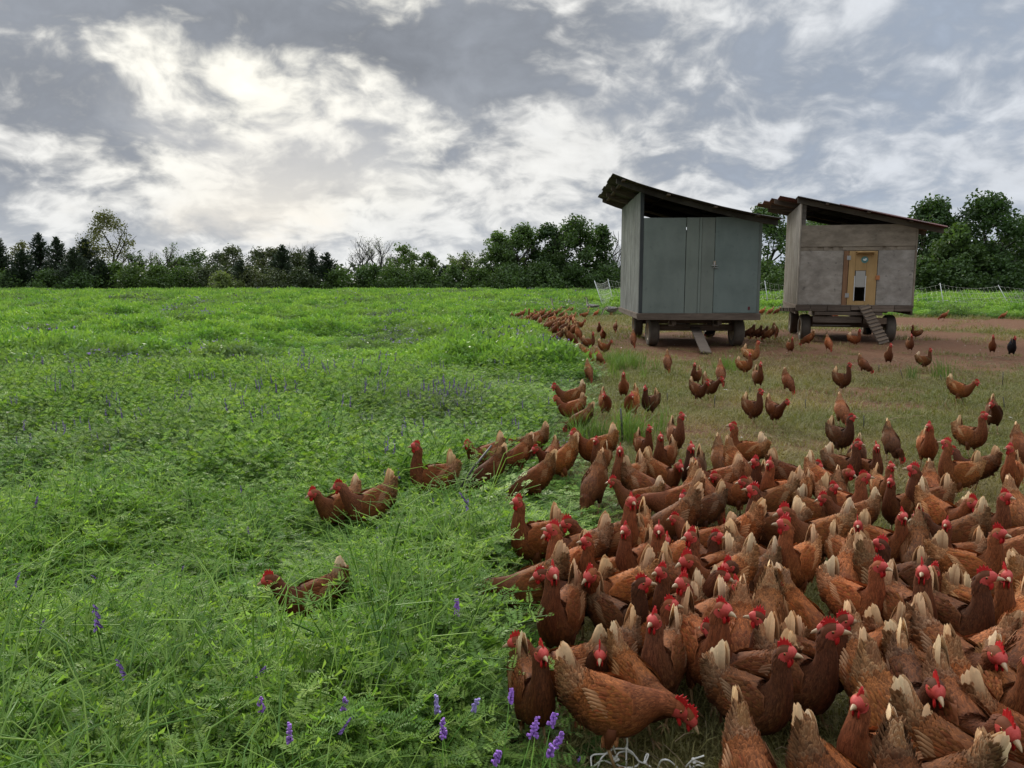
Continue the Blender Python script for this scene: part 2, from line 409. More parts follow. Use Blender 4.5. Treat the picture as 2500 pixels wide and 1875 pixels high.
def rafter(prof, y, mat, parent, x0, x1, drop, h=.13, th=.045):
    xs_ = [p[0] for p in prof]; zs_ = [p[1] for p in prof]; vs = []; fs = []; n = 10
    for i in range(n + 1):
        xx = x0 + (x1 - x0) * i / n; zz = float(np.interp(xx, xs_, zs_)) - drop
        vs += [(xx, y, zz), (xx, y + th, zz), (xx, y + th, zz - h), (xx, y, zz - h)]
    for i in range(n):
        a = i * 4; b = a + 4
        fs += [(a, a + 1, b + 1, b), (a + 1, a + 2, b + 2, b + 1), (a + 2, a + 3, b + 3, b + 2), (a + 3, a, b, b + 3)]
    fs += [(0, 3, 2, 1), (n * 4, n * 4 + 1, n * 4 + 2, n * 4 + 3)]
    m = MB(); m.add(vs, fs); return m.build('rafter', mat, parent)
def wheel(x, y, r, w, parent, turn=0.0):
    m = MB(); prof = [(-.5, .60), (-.5, .84), (-.46, .93), (-.36, .985), (-.2, 1.0), (.2, 1.0), (.36, .985), (.46, .93), (.5, .84), (.5, .60)]
    n = 40; vs = []; fs = []
    for i in range(n):
        th = 2 * math.pi * i / n
        for j, (a, rr) in enumerate(prof):
            k = rr - (.028 if j in (4, 5) and i % 2 else 0)
            vs.append((a * w, math.cos(th) * r * k, math.sin(th) * r * k))
    q = len(prof)
    for i in range(n):
        for j in range(q - 1):
            a = i * q + j; b = ((i + 1) % n) * q + j; fs.append((a, a + 1, b + 1, b))
    m.add(vs, fs, None, 0, True)
    o = m.build('wheel', M_tyre, parent, (x, y, r - .02)); o.rotation_euler = (0, 0, turn)
    m = MB(); prof = [(-.47, .61), (-.44, .56), (-.30, .52), (-.24, .28), (-.34, .24), (-.34, .0)]
    vs = []; fs = []; n = 24
    for s_ in (1, -1):
        b0 = len(vs)
        for i in range(n):
            th = 2 * math.pi * i / n
            for a, rr in prof: vs.append((a * w * s_, math.cos(th) * r * rr, math.sin(th) * r * rr))
        q = len(prof)
        for i in range(n):
            for j in range(q - 1):
                a = b0 + i * q + j; b = b0 + ((i + 1) % n) * q + j; fs.append((a, b, b + 1, a + 1) if s_ > 0 else (a, a + 1, b + 1, b))
    m.add(vs, fs, None, 0, True)
    m.build('rim', M_rim, o)
    return o
def part(name, mat, parent, *boxes, bev=.004):
    m = MB()
    for b in boxes:
        c = ((b[0] + b[1]) / 2, (b[2] + b[3]) / 2, (b[4] + b[5]) / 2)
        m.box(c, (b[1] - b[0], b[3] - b[2], b[5] - b[4]), None, b[6] if len(b) > 6 else None, 0, bev)
    return m.build(name, mat, parent)
def undercarriage(c, w, ya, yb, wx, zd):
    for y in (ya, yb):
        part('axle', M_deck, c, (wx[0] + .1, wx[1] - .1, y - .07, y + .07, .36, .52))
        part('bolster', M_deck, c, (.5, w - .5, y - .08, y + .08, zd - .13, zd))
        for x in wx: wheel(x, y, .36, .25, c, R(3) if y == ya else 0)
    for x in (w * .30, w * .68):
        part('bolster_block', M_ply, c, (x - .07, x + .07, ya - .20, ya - .085, zd - .20, zd))
        part('sill_beam', M_deck, c, (x - .05, x + .05, .03, yb + .9, .53, zd - .02))
    part('reach_pole', M_iron, c, (w / 2 - .05, w / 2 + .05, ya + .08, yb - .08, .40, .49))

# --- coop 1: blue-grey
c1 = empty('chicken_coop', (3.07, 18.7, 0), R(-2.4))
tag(c1, 'blue-grey painted coop on a farm wagon with sloping dark tin roof', 'chicken coop', 'mobile hen coops on wagons')
W1, D1, Z1, T1 = 2.87, 4.5, .82, 3.08
prof1 = [(-.67, 4.03), (-.35, 3.905), (-.05, 3.80), (.71, 3.575), (1.83, 3.285), (2.63, 3.11), (3.37, 2.985)]
part('wall_panel', M_blue, c1, (.075, 1.078, 0, .018, Z1, T1))
part('wall_panel', M_blue, c1, (1.092, 1.392, .001, .018, Z1, T1 + .005, (1.02, 1.0, .97)))
part('batten', M_blue, c1, (1.398, 1.452, -.014, .018, Z1, T1 + .005, (1.06, 1.05, 1.03)))
part('wall_panel', M_blue, c1, (1.458, 1.762, .001, .018, Z1, T1 + .005, (1.04, 1.0, .97)))
dr = part('door', M_blue, c1, (1.772, 2.80, -.004, .016, Z1 + .01, T1 + .012, (.92, .97, 1.0)))
m = MB(); m.box((1.77, -.016, 2.02), (.05, .02, .09), col=(1, .8, .6)); m.tube([(1.70, -.02, 1.96), (1.84, -.02, 1.95)], .009); m.tube([(1.765, -.022, 2.03), (1.765, -.022, 1.90)], .010)
m.tube([(1.74, -.02, 1.905), (1.86, -.02, 1.90)], .007); m.build('latch', M_zinc, dr)
part('reflector', M_maroon, c1, (2.60, 2.65, -.012, -.004, .90, .98))
part('corner_post', M_post, c1, (-.012, .073, -.006, .09, Z1, 3.70))
part('corner_post', M_blue, c1, (2.803, 2.873, -.002, .09, Z1, 3.06, (.8, .8, .8)))
for k in range(5):
    a = .095 + k * .88
    ribbed_sheet(a, a + .88, Z1 - .03, lambda y: 3.70, -.002, M_greywall, 'wall_sheet', c1, (rnd.uniform(.88, 1.1),) * 3)
for k in range(4):
    part('wall_panel', M_blue, c1, (W1 - .016, W1 + .002, .095 + k * 1.1, .09 + (k + 1) * 1.1, Z1, 3.03, (.9, .9, .9)))
part('back_wall', M_greywall, c1, (.02, W1 - .02, 4.48, 4.50, Z1, T1))
part('corner_post', M_post, c1, (.0, .08, 4.40, 4.478, Z1, 3.70)); part('corner_post', M_post, c1, (W1 - .09, W1 - .02, 4.40, 4.478, Z1, 3.05))
part('wall_plate', M_deck, c1, (.012, .072, .092, 4.39, 3.62, 3.70))
for k in range(6):
    y0 = -.34 + k * .86
    roof_sheet(prof1, y0, y0 + .90, -.67 - rnd.uniform(0, .05), 3.28 + rnd.uniform(-.06, .16), M_roof1, c1, .03 + .006 * (k % 2), tint=(rnd.uniform(.85, 1.15),) * 3)
for y in (-.03, 1.4, 2.9, 4.40): rafter(prof1, y, M_roof1 if y < 0 else M_deck, c1, -.60, 3.22, .0, .12)
for x, z in ((-.45, 3.94), (.6, 3.60), (1.7, 3.32), (2.7, 3.12)): part('purlin', M_deck, c1, (x - .04, x + .04, -.32, 4.8, z - .035, z + .01))
part('deck', M_deck, c1, (-.06, W1 + .03, -.05, 4.56, .765, Z1 - .004))
part('rim_beam', M_deck, c1, (-.05, W1 + .02, -.085, -.052, .66, Z1 - .006)); part('rim_beam', M_deck, c1, (-.055, -.02, -.04, 4.55, .68, .762)); part('rim_beam', M_deck, c1, (W1 - .02, W1 + .02, -.04, 4.55, .68, .762))
undercarriage(c1, W1, .62, 3.75, (.42, 2.50), .68)
# leaning plank
def board(name, a, b, w, th, mat, side, label=None, cat=None):
    a, b = Vector(a), Vector(b); ln = (b - a).length; ez = (b - a).normalized(); ex = Vector(side); ex = (ex - ez * ex.dot(ez)).normalized(); ey = ez.cross(ex)
    rot = Matrix((ex, ey, ez)).transposed()
    o = MB(); o.box((0, 0, ln / 2), (w, th, ln), None, None, 0, .004)
    ob = o.build(name, mat); ob.matrix_world = Matrix.Translation(a) @ rot.to_4x4(); return ob, ln
pb = at_z(1724, 861, 0.02); pt = at_y(1697, 800, 19.15)
o, _ = board('plank', pb, pt, .24, .035, M_deck, (1, .15, 0)); tag(o, 'weathered plank leaning from under the blue-grey coop down to the dirt', 'plank')

# --- coop 2: bare plywood
c2 = empty('chicken_coop', (7.58, 20.6, 0), R(-14.7))
tag(c2, 'bare plywood coop on a wagon with a yellow door and rusty red roof', 'chicken coop', 'mobile hen coops on wagons')
W2, D2, Z2, T2 = 2.81, 4.1, .97, 3.03
prof2 = [(-.95, 3.93), (-.1, 3.74), (3.4, 2.90)]
part('plywood_sheet', M_ply2, c2, (.03, 2.78, -.012, .006, 2.475, T2))
part('plywood_sheet', M_ply, c2, (.03, 1.095, 0, .018, Z2, 2.37)); part('plywood_sheet', M_ply, c2, (1.925, 2.78, 0, .018, Z2, 2.37, (.95, .97, 1.0)))
for (a, b) in ((.03, .46), (.60, .72), (.83, .97), (1.06, 2.02), (2.10, 2.30), (2.36, 2.78)):
    part('slat', M_ply2, c2, (a, b, .002, .018, 2.373, 2.472))
part('slot_lightener', M_ply2, c2, (.13, 2.78, .022, .035, 2.36, 2.49), bev=0)  # added strip behind the slots so their gaps look brownish, not black
part('door_jamb', M_jamb, c2, (1.10, 1.215, -.022, .018, Z2 - .02, 2.365))
door = part('door', M_newwood, c2, (1.230, 1.385, -.016, .004, Z2, 2.36), (1.655, 1.910, -.016, .004, Z2, 2.36), (1.389, 1.651, -.0155, .004, 1.86, 2.36), (1.389, 1.651, -.0155, .004, Z2, 1.07), bev=0)
part('sliding_panel', M_panel, door, (1.405, 1.640, -.024, -.017, 1.43, 1.85)); part('slide_rail', M_white, door, (1.378, 1.398, -.030, -.017, 1.07, 1.72)); part('slide_rail', M_white, door, (1.645, 1.665, -.030, -.017, 1.07, 1.72))
part('door_hood', M_newwood, door, (1.40, 1.82, -.15, -.017, 2.315, 2.345, (1.15, 1.15, 1.15)), (1.40, 1.82, -.06, -.017, 2.27, 2.312))
part('hinge', M_zinc, door, (1.175, 1.27, -.029, -.0225, 2.13, 2.24)); part('hinge', M_zinc, door, (1.175, 1.27, -.029, -.0225, 1.16, 1.27))
part('latch', M_orange, door, (1.885, 1.985, -.034, -.017, 1.62, 1.73))
# round sign on the door: green-blue disc with a pale bird mark
m = MB(); n = 20
vs = [(1.605 + .085 * math.cos(2 * math.pi * i / n), -.022, 2.135 + .085 * math.sin(2 * math.pi * i / n)) for i in range(n)]
m.add(vs + [(x, -.016, z) for x, y, z in vs], [tuple(range(n))] + [(i, (i + 1) % n, n + (i + 1) % n, n + i) for i in range(n)], (.10, .24, .22))
m.add([(1.555, -.0245, 2.14), (1.58, -.0245, 2.165), (1.60, -.0245, 2.15), (1.635, -.0245, 2.185), (1.66, -.0245, 2.15), (1.63, -.0245, 2.11), (1.585, -.0245, 2.11)], [tuple(range(7))], (.75, .8, .78))
m.add([(1.56, -.0245, 2.09), (1.65, -.0245, 2.09), (1.64, -.0245, 2.075), (1.57, -.0245, 2.075)], [(0, 1, 2, 3)], (.05, .08, .08))
t = NT('sign_print'); t.bsdf(t.attr('tint').outputs['Color'], .5, .4); m.build('round_sign', t.mat, door)
part('corner_post', M_palewall, c2, (-.012, .026, -.014, .09, Z2, 3.60, (.8, .78, .76))); part('corner_post', M_fascia, c2, (.03, .13, .0065, .09, 2.48, 3.62))
part('corner_post', M_ply2, c2, (2.785, 2.83, -.006, .09, Z2 - .05, 2.98))
for k in range(5):
    a = .095 + k * .80
    ribbed_sheet(a, a + .80, Z2 - .04 - .02 * k, lambda y: 3.60, -.002, M_palewall, 'wall_sheet', c2, (rnd.uniform(.88, 1.08),) * 3)
for k in range(9):
    y = .12 + k * .45 + rnd.uniform(-.05, .05); part('joist_end', M_deck, c2, (-.10 - rnd.uniform(0, .05), .02, y, y + .09, Z2 - .20 - .015 * k, Z2 - .09 - .015 * k))
for k in range(4): part('plywood_sheet', M_ply2, c2, (W2 - .016, W2 + .002, .095 + k, .09 + k + 1, Z2, 2.96))
part('back_wall', M_ply2, c2, (.02, W2 - .02, 4.08, 4.10, Z2, T2)); part('corner_post', M_post, c2, (.0, .08, 4.0, 4.078, Z2, 3.6)); part('corner_post', M_post, c2, (W2 - .09, W2 - .02, 4.0, 4.078, Z2, 2.95))
for k, (x0, x1) in enumerate(((.9, 3.42), (-.50, 3.36), (-.66, 3.40), (-.80, 3.30), (-.92, 3.33))):
    y0 = -.32 + k * .94; roof_sheet(prof2, y0, y0 + .97, x0, x1, M_roof2, c2, .035 + .006 * (k % 2), .016, .14, (rnd.uniform(.85, 1.15),) * 3)
roof_sheet(prof2, -.30, .62, -.12, 1.0, M_roof1, c2, .022, .012, .14)
rafter(prof2, -.04, M_fascia, c2, -.10, 3.40, .0, .13)
for y in (1.3, 2.7, 4.0): rafter(prof2, y, M_deck, c2, -.6, 3.3, .0, .12)
for x, z in ((.6, 3.56), (1.6, 3.33), (2.6, 3.09)): part('purlin', M_deck, c2, (x - .04, x + .04, -.28, 4.3, z - .03, z + .012))
part('deck', M_deck, c2, (-.03, W2 + .02, -.04, 4.15, .90, Z2 - .004))
xx = -.02
while xx < W2 - .1:
    wdt = rnd.uniform(.28, .6); x2 = min(xx + wdt, W2 + .02)
    part('rim_board', M_deck, c2, (xx, x2 - .012, -.075 + rnd.uniform(-.006, .006), -.043, Z2 - rnd.uniform(.13, .18), Z2 - .006 - rnd.uniform(0, .012), (rnd.uniform(.8, 1.5),) * 3)); xx = x2
part('rim_beam', M_deck, c2, (.45, 2.1, -.06, .0, .70, .79)); part('rim_beam', M_deck, c2, (-.02, .03, .0, 4.1, .72, .896)); part('rim_beam', M_deck, c2, (W2 - .04, W2 + .01, .0, 4.1, .72, .896))
part('cross_beam', M_deck, c2, (.42, 1.62, -.02, .06, .50, .66)); part('cross_beam', M_deck, c2, (1.66, 2.22, -.01, .07, .48, .64, (1.2, 1.1, 1.0)))
part('tie_rod', M_fascia, c2, (.42, 1.35, .0, .03, .41, .435))
undercarriage(c2, W2, .5, 3.5, (.27, 2.37), .88)
mw = Matrix.Translation((7.58, 20.6, 0)) @ Matrix.Rotation(R(-14.7), 4, 'Z')
top = mw @ Vector((1.63, -.10, .95)); bot = at_z(2159, 838, .02)
rp, ln = board('ramp', bot, top, .30, .03, M_deck, (1, .0, -.1)); tag(rp, 'narrow wooden ramp with cleats leading up to the yellow coop door', 'ramp')
for i in range(10):
    m = MB(); m.box((0, -.028, .10 + i * (ln - .15) / 9.5), (.30, .022, .045), None, (1.25, 1.2, 1.1)); cl_ = m.build('cleat', M_deck, rp)

# ------------------------------------------------------------------ white electric netting
def net_fence(posts, label):
    root = empty('net_fence', posts[0][0]); tag(root, label, 'fence', 'white electric poultry netting'); org = Vector(posts[0][0])
    for b, tp in posts:
        m = MB(); b = Vector(b); tp = Vector(tp); m.tube([b - org - Vector((0, 0, .1)), tp - org], [.024, .018], 6); m.build('post', M_white, root)
    m = MB()
    for (b0, t0), (b1, t1) in zip(posts[:-1], posts[1:]):
        b0, t0, b1, t1 = map(Vector, (b0, t0, b1, t1)); n = max(6, int((b1 - b0).length / .22)); sag = .16
        def pt(s, h):
            p = b0.lerp(b1, s).lerp(t0.lerp(t1, s), h); p.z -= sag * 4 * s * (1 - s) * h; return p - org
        for h in (.08, .24, .40, .56, .75, .96): m.tube([pt(i / n, h) for i in range(n + 1)], .0045, 3, cap=False)
        for i in range(1, n): m.tube([pt(i / n, .03), pt(i / n, .5), pt(i / n, .96)], .0032, 3, cap=False)
    o = m.build('net', M_string, root); o['kind'] = 'stuff'
def gp(u, v, y, u2, v2): 
    t_ = at_y(u, v, y); b_ = at_y(u2, v2, y); b_.z = max(0, min(b_.z, .02)); return (b_, t_)
net_fence([gp(1478, 752, 40, 1451, 685)[::-1] if 0 else gp(1451, 685, 40, 1478, 756), gp(1484, 681, 46, 1502, 740), gp(1620, 690, 48, 1620, 745)], 'sagging white net fence with leaning post beside the blue-grey coop')
net_fence([gp(1800, 690, 42, 1800, 755), gp(1867, 685, 42, 1878, 755), gp(1990, 692, 42, 1992, 757)], 'white net fence showing between the two coops')
net_fence([gp(2180, 700, 40, 2185, 760), gp(2295, 691, 39, 2308, 762), gp(2437, 696, 39, 2476, 765), gp(2640, 700, 39, 2650, 765)], 'white net fence with leaning posts beyond the plywood coop')

# ------------------------------------------------------------------ trees along the far edge
M_bark = mat_plain('bark', (.050, .043, .036), .95, .1, .4, 3)
M_barkgrey = mat_plain('grey_bark', (.11, .105, .095), .95, .1, .4, 3)
M_lf = {
 'dark': mat_leaf('dense_leaf', (.048, .086, .027), (.095, .148, .044), trans=.3),
 'mid': mat_leaf('spring_leaf', (.050, .090, .022), (.090, .140, .035), trans=.35),
 'pale': mat_leaf('pale_leaf', (.10, .14, .045), (.17, .20, .075), trans=.4),
 'olive': mat_leaf('olive_leaf', (.075, .085, .028), (.12, .125, .040), trans=.35),
 'cedar': mat_leaf('cedar_spray', (.028, .045, .025), (.054, .074, .042), trans=.1),
 'brown': mat_leaf('brown_green_leaf', (.050, .070, .026), (.092, .105, .042), trans=.2)}
def leaf_card(m, p, size, rr, col):
    a = Vector((rr.gauss(0, 1), rr.gauss(0, 1), rr.gauss(0, 1) * .7)).normalized()
    b = a.cross(Vector((rr.gauss(0, 1), rr.gauss(0, 1), rr.gauss(0, 1)))).normalized()
    s = size * rr.uniform(.6, 1.3)
    m.add([p - a * s * .5, p + b * s * .32 - a * s * .1, p + a * s * .5, p - b * s * .32 + a * s * .1], [(0, 1, 2, 3)], col)
def tree(base, h, w, kind, label, leaves=4160, size=.34, seed=0, trunk_h=.3, gaps=.0, bark=None, group='trees along the far edge of the field', bush=False, low=.12, name=None, nst=0, open_=False, cat=None):
    rr = random.Random(seed * 97 + 13)
    root = empty(name or ('shrub' if bush else 'tree'), base); tag(root, label, cat or ('shrub' if bush else 'tree'), group)
    bk = bark or M_bark; m = MB(); tips = []
    def grow(p, d, ln, r, lvl):
        pts = [p]; rad = [r]; k = 4
        for i in range(k):
            d = (d + Vector((rr.gauss(0, .13), rr.gauss(0, .13), .06))).normalized(); p = p + d * ln / k
            pts.append(p); rad.append(r * (1 - .42 * (i + 1) / k))
        m.tube(pts, rad, 6 if lvl < 2 else 4, cap=False)
        if lvl >= 1: tips.extend(pts[1:])
        if lvl >= (3 if open_ else 2) or ln < h * .05: tips.append(p); return
        for i in range(rr.choice((3, 4)) + (1 if open_ else 0)):
            q = pts[rr.randint(2, k)]; az = rr.uniform(0, 6.28); tilt = rr.uniform(.35, .95)
            side = Vector((math.cos(az), math.sin(az), 0)); nd = (d * math.cos(tilt) + side * math.sin(tilt)).normalized()
            nd = Vector((nd.x * w / h * 1.3, nd.y * w / h * 1.3, nd.z)).normalized()
            grow(q, nd, ln * rr.uniform(.5, .72), rad[-1] * .75, lvl + 1)
    if not bush:
        nst = nst or (rr.choice((1, 1, 2)) if not open_ else rr.choice((2, 3)))
        for s_ in range(nst):
            grow(Vector((rr.uniform(-.2, .2) * (nst - 1), rr.uniform(-.2, .2), -.2)), Vector((rr.gauss(0, .10) + .16 * (s_ - (nst - 1) / 2), rr.gauss(0, .06), 1)).normalized(), h * (.52 if not open_ else .5), h * .020 + .05, 0)
    else:
        for s_ in range(3): grow(Vector((rr.uniform(-.3, .3), rr.uniform(-.3, .3), -.2)), Vector((rr.gauss(0, .4), rr.gauss(0, .4), 1)).normalized(), h * .5, .05, 1)
    tr = m.build('trunk', bk, root)
    # crown: irregular clumps inside an uneven envelope
    m = MB(); cl = []
    nc = 64 if not open_ else 40
    tries = 0
    while len(cl) < nc and tries < 2000:
        tries += 1
        z = rr.uniform(low, 1.0)
        env = math.sin(math.pi * min(1, (z - low + .10) / (1.10 - low)) ** (.80 if not bush else .55)) ** .65
        ang = rr.uniform(0, 6.28); rd = math.sqrt(rr.random()) * env * .5 * w * rr.uniform(.85, 1.08)
        p = Vector((math.cos(ang) * rd, math.sin(ang) * rd, z * h))
        cl.append((p, rr.uniform(.10, .19) * w))
    if open_:
        cl = [(p, h * .06) for p in tips if p.z > h * low]
        rr.shuffle(cl); cl = cl[:200]
    per = max(1, leaves // max(1, len(cl)))
    for c, rad in cl:
        tone = rr.uniform(.72, 1.25)
        for i in range(per):
            d = Vector((rr.gauss(0, 1), rr.gauss(0, 1), rr.gauss(0, 1) * .75)); d = d.normalized() * rad * rr.random() ** .45
            p = c + d
            if p.z < .1: continue
            v = tone * rr.uniform(.8, 1.2); leaf_card(m, p, size, rr, (v, v, v * rr.uniform(.85, 1.1)))
    m.build('crown', M_lf[kind], root)
    return root
def cedar(base, h, w, label, seed, group='cedars at the left end of the tree line', tint=1.0):
    rr = random.Random(seed * 31 + 5); root = empty('cedar_tree', base); tag(root, label, 'tree', group)
    m = MB(); m.tube([(0, 0, -.2), (0, 0, h * .5), (rr.uniform(-.1, .1), 0, h * .98)], [.16, .10, .015], 6); m.build('trunk', M_bark, root)
    m = MB(); n = int(h * 34)
    for i in range(n):
        f = (i + rr.random()) / n; z = h * (.02 + .97 * f); r = w * .5 * (1 - f) ** .72 * rr.uniform(.55, 1.15) + .06
        az = rr.uniform(0, 6.28); d = Vector((math.cos(az), math.sin(az), rr.uniform(.15, .75))).normalized()
        k = max(5, int(r * 15)); v0 = rr.uniform(.7, 1.3) * tint
        for j in range(k):
            p = Vector((0, 0, z)) + d * r * (j + rr.random()) / k + Vector((rr.gauss(0, .10), rr.gauss(0, .10), rr.gauss(0, .09)))
            v = v0 * rr.uniform(.8, 1.25); s = rr.uniform(.16, .34); side = d.cross(Vector((rr.gauss(0, 1), rr.gauss(0, 1), rr.gauss(0, 1)))).normalized()
            e = (d + Vector((rr.gauss(0, .3), rr.gauss(0, .3), rr.gauss(.25, .3)))).normalized()
            m.add([p - side * s * .3, p + e * s, p + side * s * .3, p - e * s * .35], [(0, 1, 2, 3)], (v, v, v))
    m.build('crown', M_lf['cedar'], root)
def tbase(u, dist):
    p = at_y(u, 705, dist); p.z = 0; return p
def theight(vtop, dist, u=1250): return at_y(u, vtop, dist).z
i_ = 0
for (u, v, w, D_, lab) in ((8, 588, 3.6, 104, 'dark cedar with a sharp tip at the left end of the tree line'),
                        (104, 573, 4.6, 106, 'tallest pointed dark cedar in the row left of the tall open tree'),
                        (147, 583, 4.0, 104, 'narrow dark cedar between the tallest cedar and the tall open tree'),
                        (60, 615, 4.6, 101, 'low dark cedar beneath the tan-leaved tree'),
                        (214, 588, 5.6, 105, 'broad dark cedar directly left of the tall open tree'),
                        (252, 640, 3.2, 102, 'short dark cedar at the foot of the tall open tree'),
                        (185, 612, 4.6, 101, 'low dark cedar squeezed in among taller cedars'),
                        (692, 603, 4.6, 108, 'dark cedar in the middle of the brownish clump'), (764, 613, 3.4, 107, 'thin dark cedar under the bare twiggy tree'),
                        (800, 622, 4.2, 105, 'dark cedar left of the two bare budding trees'), (1083, 655, 2.0, 103, 'tiny dark cedar in the dip of the tree line'),
                        (590, 640, 3.6, 104, 'low dark cedar in front of the rounded wood')):
    i_ += 1; cedar(tbase(u, D_), theight(v - 4, D_, u), w * 1.35, lab, i_, group='dark cedars in the tree line')
TR = [ # u, vtop, width px, dist, kind, opts, label
 (59, 594, 70, 110, 'olive', dict(leaves=1300, size=.30), 'thin tan-leaved tree rising between the cedars'),
 (268, 527, 118, 108, 'olive', dict(leaves=4200, size=.27, low=.38, nst=1), 'tall open-crowned tree standing clear above the cedars'),
 (337, 601, 58, 106, 'mid', dict(leaves=900, size=.28, open_=True, low=.45), 'small loose tree just right of the tall open tree'),
 (391, 598, 54, 106, 'mid', dict(leaves=600, size=.26, open_=True, low=.42), 'spindly small tree with gaps in its crown'),
 (444, 632, 80, 140, 'mid', dict(), 'distant rounded tree left of the twin round crowns'),
 (486, 615, 80, 145, 'dark', dict(), 'distant round-topped tree behind pale shrubs'),
 (538, 622, 90, 145, 'brown', dict(), 'distant low round tree between two taller crowns'),
 (572, 606, 80, 140, 'brown', dict(), 'distant round-crowned tree, highest of the rounded wood'),
 (632, 618, 100, 130, 'brown', dict(), 'brownish round tree left of the cedar clump'),
 (668, 610, 80, 118, 'brown', dict(), 'brown-tinged tree with twiggy top beside the cedar clump'),
 (728, 620, 90, 114, 'brown', dict(), 'brown-green tree below the bare twiggy top'),
 (752, 582, 88, 122, 'olive', dict(leaves=120, size=.2, open_=True, low=.4, bark=M_barkgrey), 'bare grey twiggy tree above the cedar clump'),
 (868, 570, 96, 110, 'olive', dict(leaves=260, size=.18, open_=True, low=.35, bark=M_barkgrey), 'left of two bare budding trees side by side'),
 (931, 575, 76, 111, 'pale', dict(leaves=420, size=.18, open_=True, low=.35, bark=M_barkgrey), 'right of two bare budding trees, faintly leafed'),
 (985, 600, 90, 108, 'mid', dict(leaves=3520), 'leafy green tree right of the bare budding pair'),
 (1048, 622, 70, 107, 'mid', dict(leaves=2720), 'lower leafy tree sloping down to the dip'),
 (905, 650, 90, 104, 'dark', dict(leaves=4000), 'dark bushy tree at the foot of the bare budding pair'),
 (1148, 594, 120, 106, 'pale', dict(leaves=2720, size=.26, open_=True, low=.3), 'pale yellow-green loose tree left of the dense dark grove'),
 (1217, 570, 96, 104, 'dark', dict(leaves=7200), 'left shoulder tree of the dense dark grove'),
 (1278, 558, 110, 102, 'dark', dict(leaves=8400), 'round dark tree second from left in the dense grove'),
 (1340, 556, 110, 103, 'dark', dict(leaves=8400), 'middle dark tree of the dense grove'),
 (1405, 537, 130, 101, 'dark', dict(leaves=10000), 'highest peaked tree of the dense dark grove'),
 (1466, 556, 80, 102, 'dark', dict(leaves=6000), 'right end tree of the dense dark grove'),
 (1507, 566, 62, 104, 'pale', dict(leaves=300, size=.2, open_=True, low=.3, bark=M_barkgrey), 'thin budding tree beside the blue-grey coop wall'),
 (1868, 505, 150, 84, 'dark', dict(leaves=6500, size=.36), 'big dark tree showing between the two coops'),
 (2000, 520, 140, 88, 'dark', dict(leaves=8400, size=.36), 'dark tree behind the plywood coop roof'),
 (2110, 560, 140, 90, 'dark', dict(leaves=7200), 'dark tree hidden mostly behind the plywood coop'),
 (2262, 500, 150, 80, 'dark', dict(leaves=11200, size=.36), 'broad dark tree right beside the plywood coop roof'),
 (2395, 488, 190, 76, 'dark', dict(leaves=12000, size=.36), 'largest domed dark tree at the right of the photo'),
 (2500, 535, 150, 78, 'dark', dict(leaves=10000, size=.36), 'dark tree cut by the right edge of the photo'),
 (2330, 560, 120, 74, 'dark', dict(leaves=7200, size=.36), 'lower dark tree in front of the largest domed tree'),
 (2620, 520, 170, 80, 'dark', dict(leaves=8000), 'dark tree just beyond the right edge'),
]
for k, (u, v, wp, D_, kind, op, lab) in enumerate(TR):
    b = tbase(u, D_); tree(b, theight(v, D_, u), wp / FPX * D_ * 1.12, kind, lab, seed=k + 1, **op)
SH = [(280, 648, 90, 103, 'mid', 'pale green shrub at the foot of the tall open tree'), (330, 652, 90, 101, 'mid', 'rounded light shrub under the small loose tree'), (385, 655, 90, 103, 'mid', 'light shrub below the spindly tree'),
      (440, 660, 100, 102, 'mid', 'wide light shrub before the rounded wood'), (500, 664, 90, 103, 'brown', 'dull shrub before the distant round trees'), (548, 668, 70, 100, 'pale', 'palest shrub before the distant wood'), (620, 660, 90, 104, 'brown', 'brown-green shrub beside the low cedar'),
      (670, 662, 90, 102, 'brown', 'dark brownish shrub under the cedar clump'), (735, 664, 90, 102, 'brown', 'brownish shrub below the thin cedar'), (830, 660, 80, 102, 'mid', 'leafy shrub left of the bare budding pair'), (960, 660, 100, 101, 'mid', 'leafy shrub under the budding pair'),
      (1030, 664, 90, 101, 'dark', 'dark shrub in the dip of the tree line'), (1110, 654, 80, 100, 'dark', 'dark shrub below the pale loose tree'), (1165, 658, 90, 100, 'mid', 'green shrub under the pale yellow-green tree'), (1240, 652, 110, 98, 'dark', 'dark undergrowth bush at the left of the dense grove'),
      (1320, 652, 110, 98, 'dark', 'dark bush in the middle of the dense grove'), (1400, 652, 110, 98, 'dark', 'dark bush under the highest peaked tree'), (1475, 655, 100, 98, 'dark', 'dark bush at the right end of the grove'),
      (1550, 650, 90, 98, 'dark', 'dark bush behind the blue-grey coop wall'), (1870, 650, 130, 80, 'dark', 'dark bush between the coops'), (1960, 650, 120, 82, 'dark', 'dark bush behind the plywood coop'),
      (2200, 610, 160, 92, 'dark', 'dark bush mass behind the plywood coop wall'), (2300, 590, 170, 90, 'dark', 'tall dark thicket behind the broad dark tree'), (2420, 590, 180, 88, 'dark', 'tall dark thicket behind the largest domed tree'), (2250, 640, 120, 74, 'dark', 'dark bush beside the plywood coop'), (2340, 635, 130, 72, 'dark', 'dark bush beneath the largest domed tree'), (2440, 640, 130, 72, 'dark', 'dark bush near the right edge'), (2530, 640, 130, 73, 'dark', 'dark bush at the right edge'),
      (20, 665, 90, 100, 'dark', 'dull bush under the leftmost cedar'), (120, 665, 100, 100, 'dark', 'dull bush under the tallest cedar'), (200, 668, 90, 100, 'dark', 'dull bush under the broad cedar')]
for k, (u, v, wp, D_, kind, lab) in enumerate(SH):
    b = tbase(u, D_); tree(b, theight(v, D_, u), wp / FPX * D_ * 1.25, kind, lab, leaves=3000, size=.30, seed=k + 60, bush=True, low=.03, group='shrubs at the foot of the tree line')
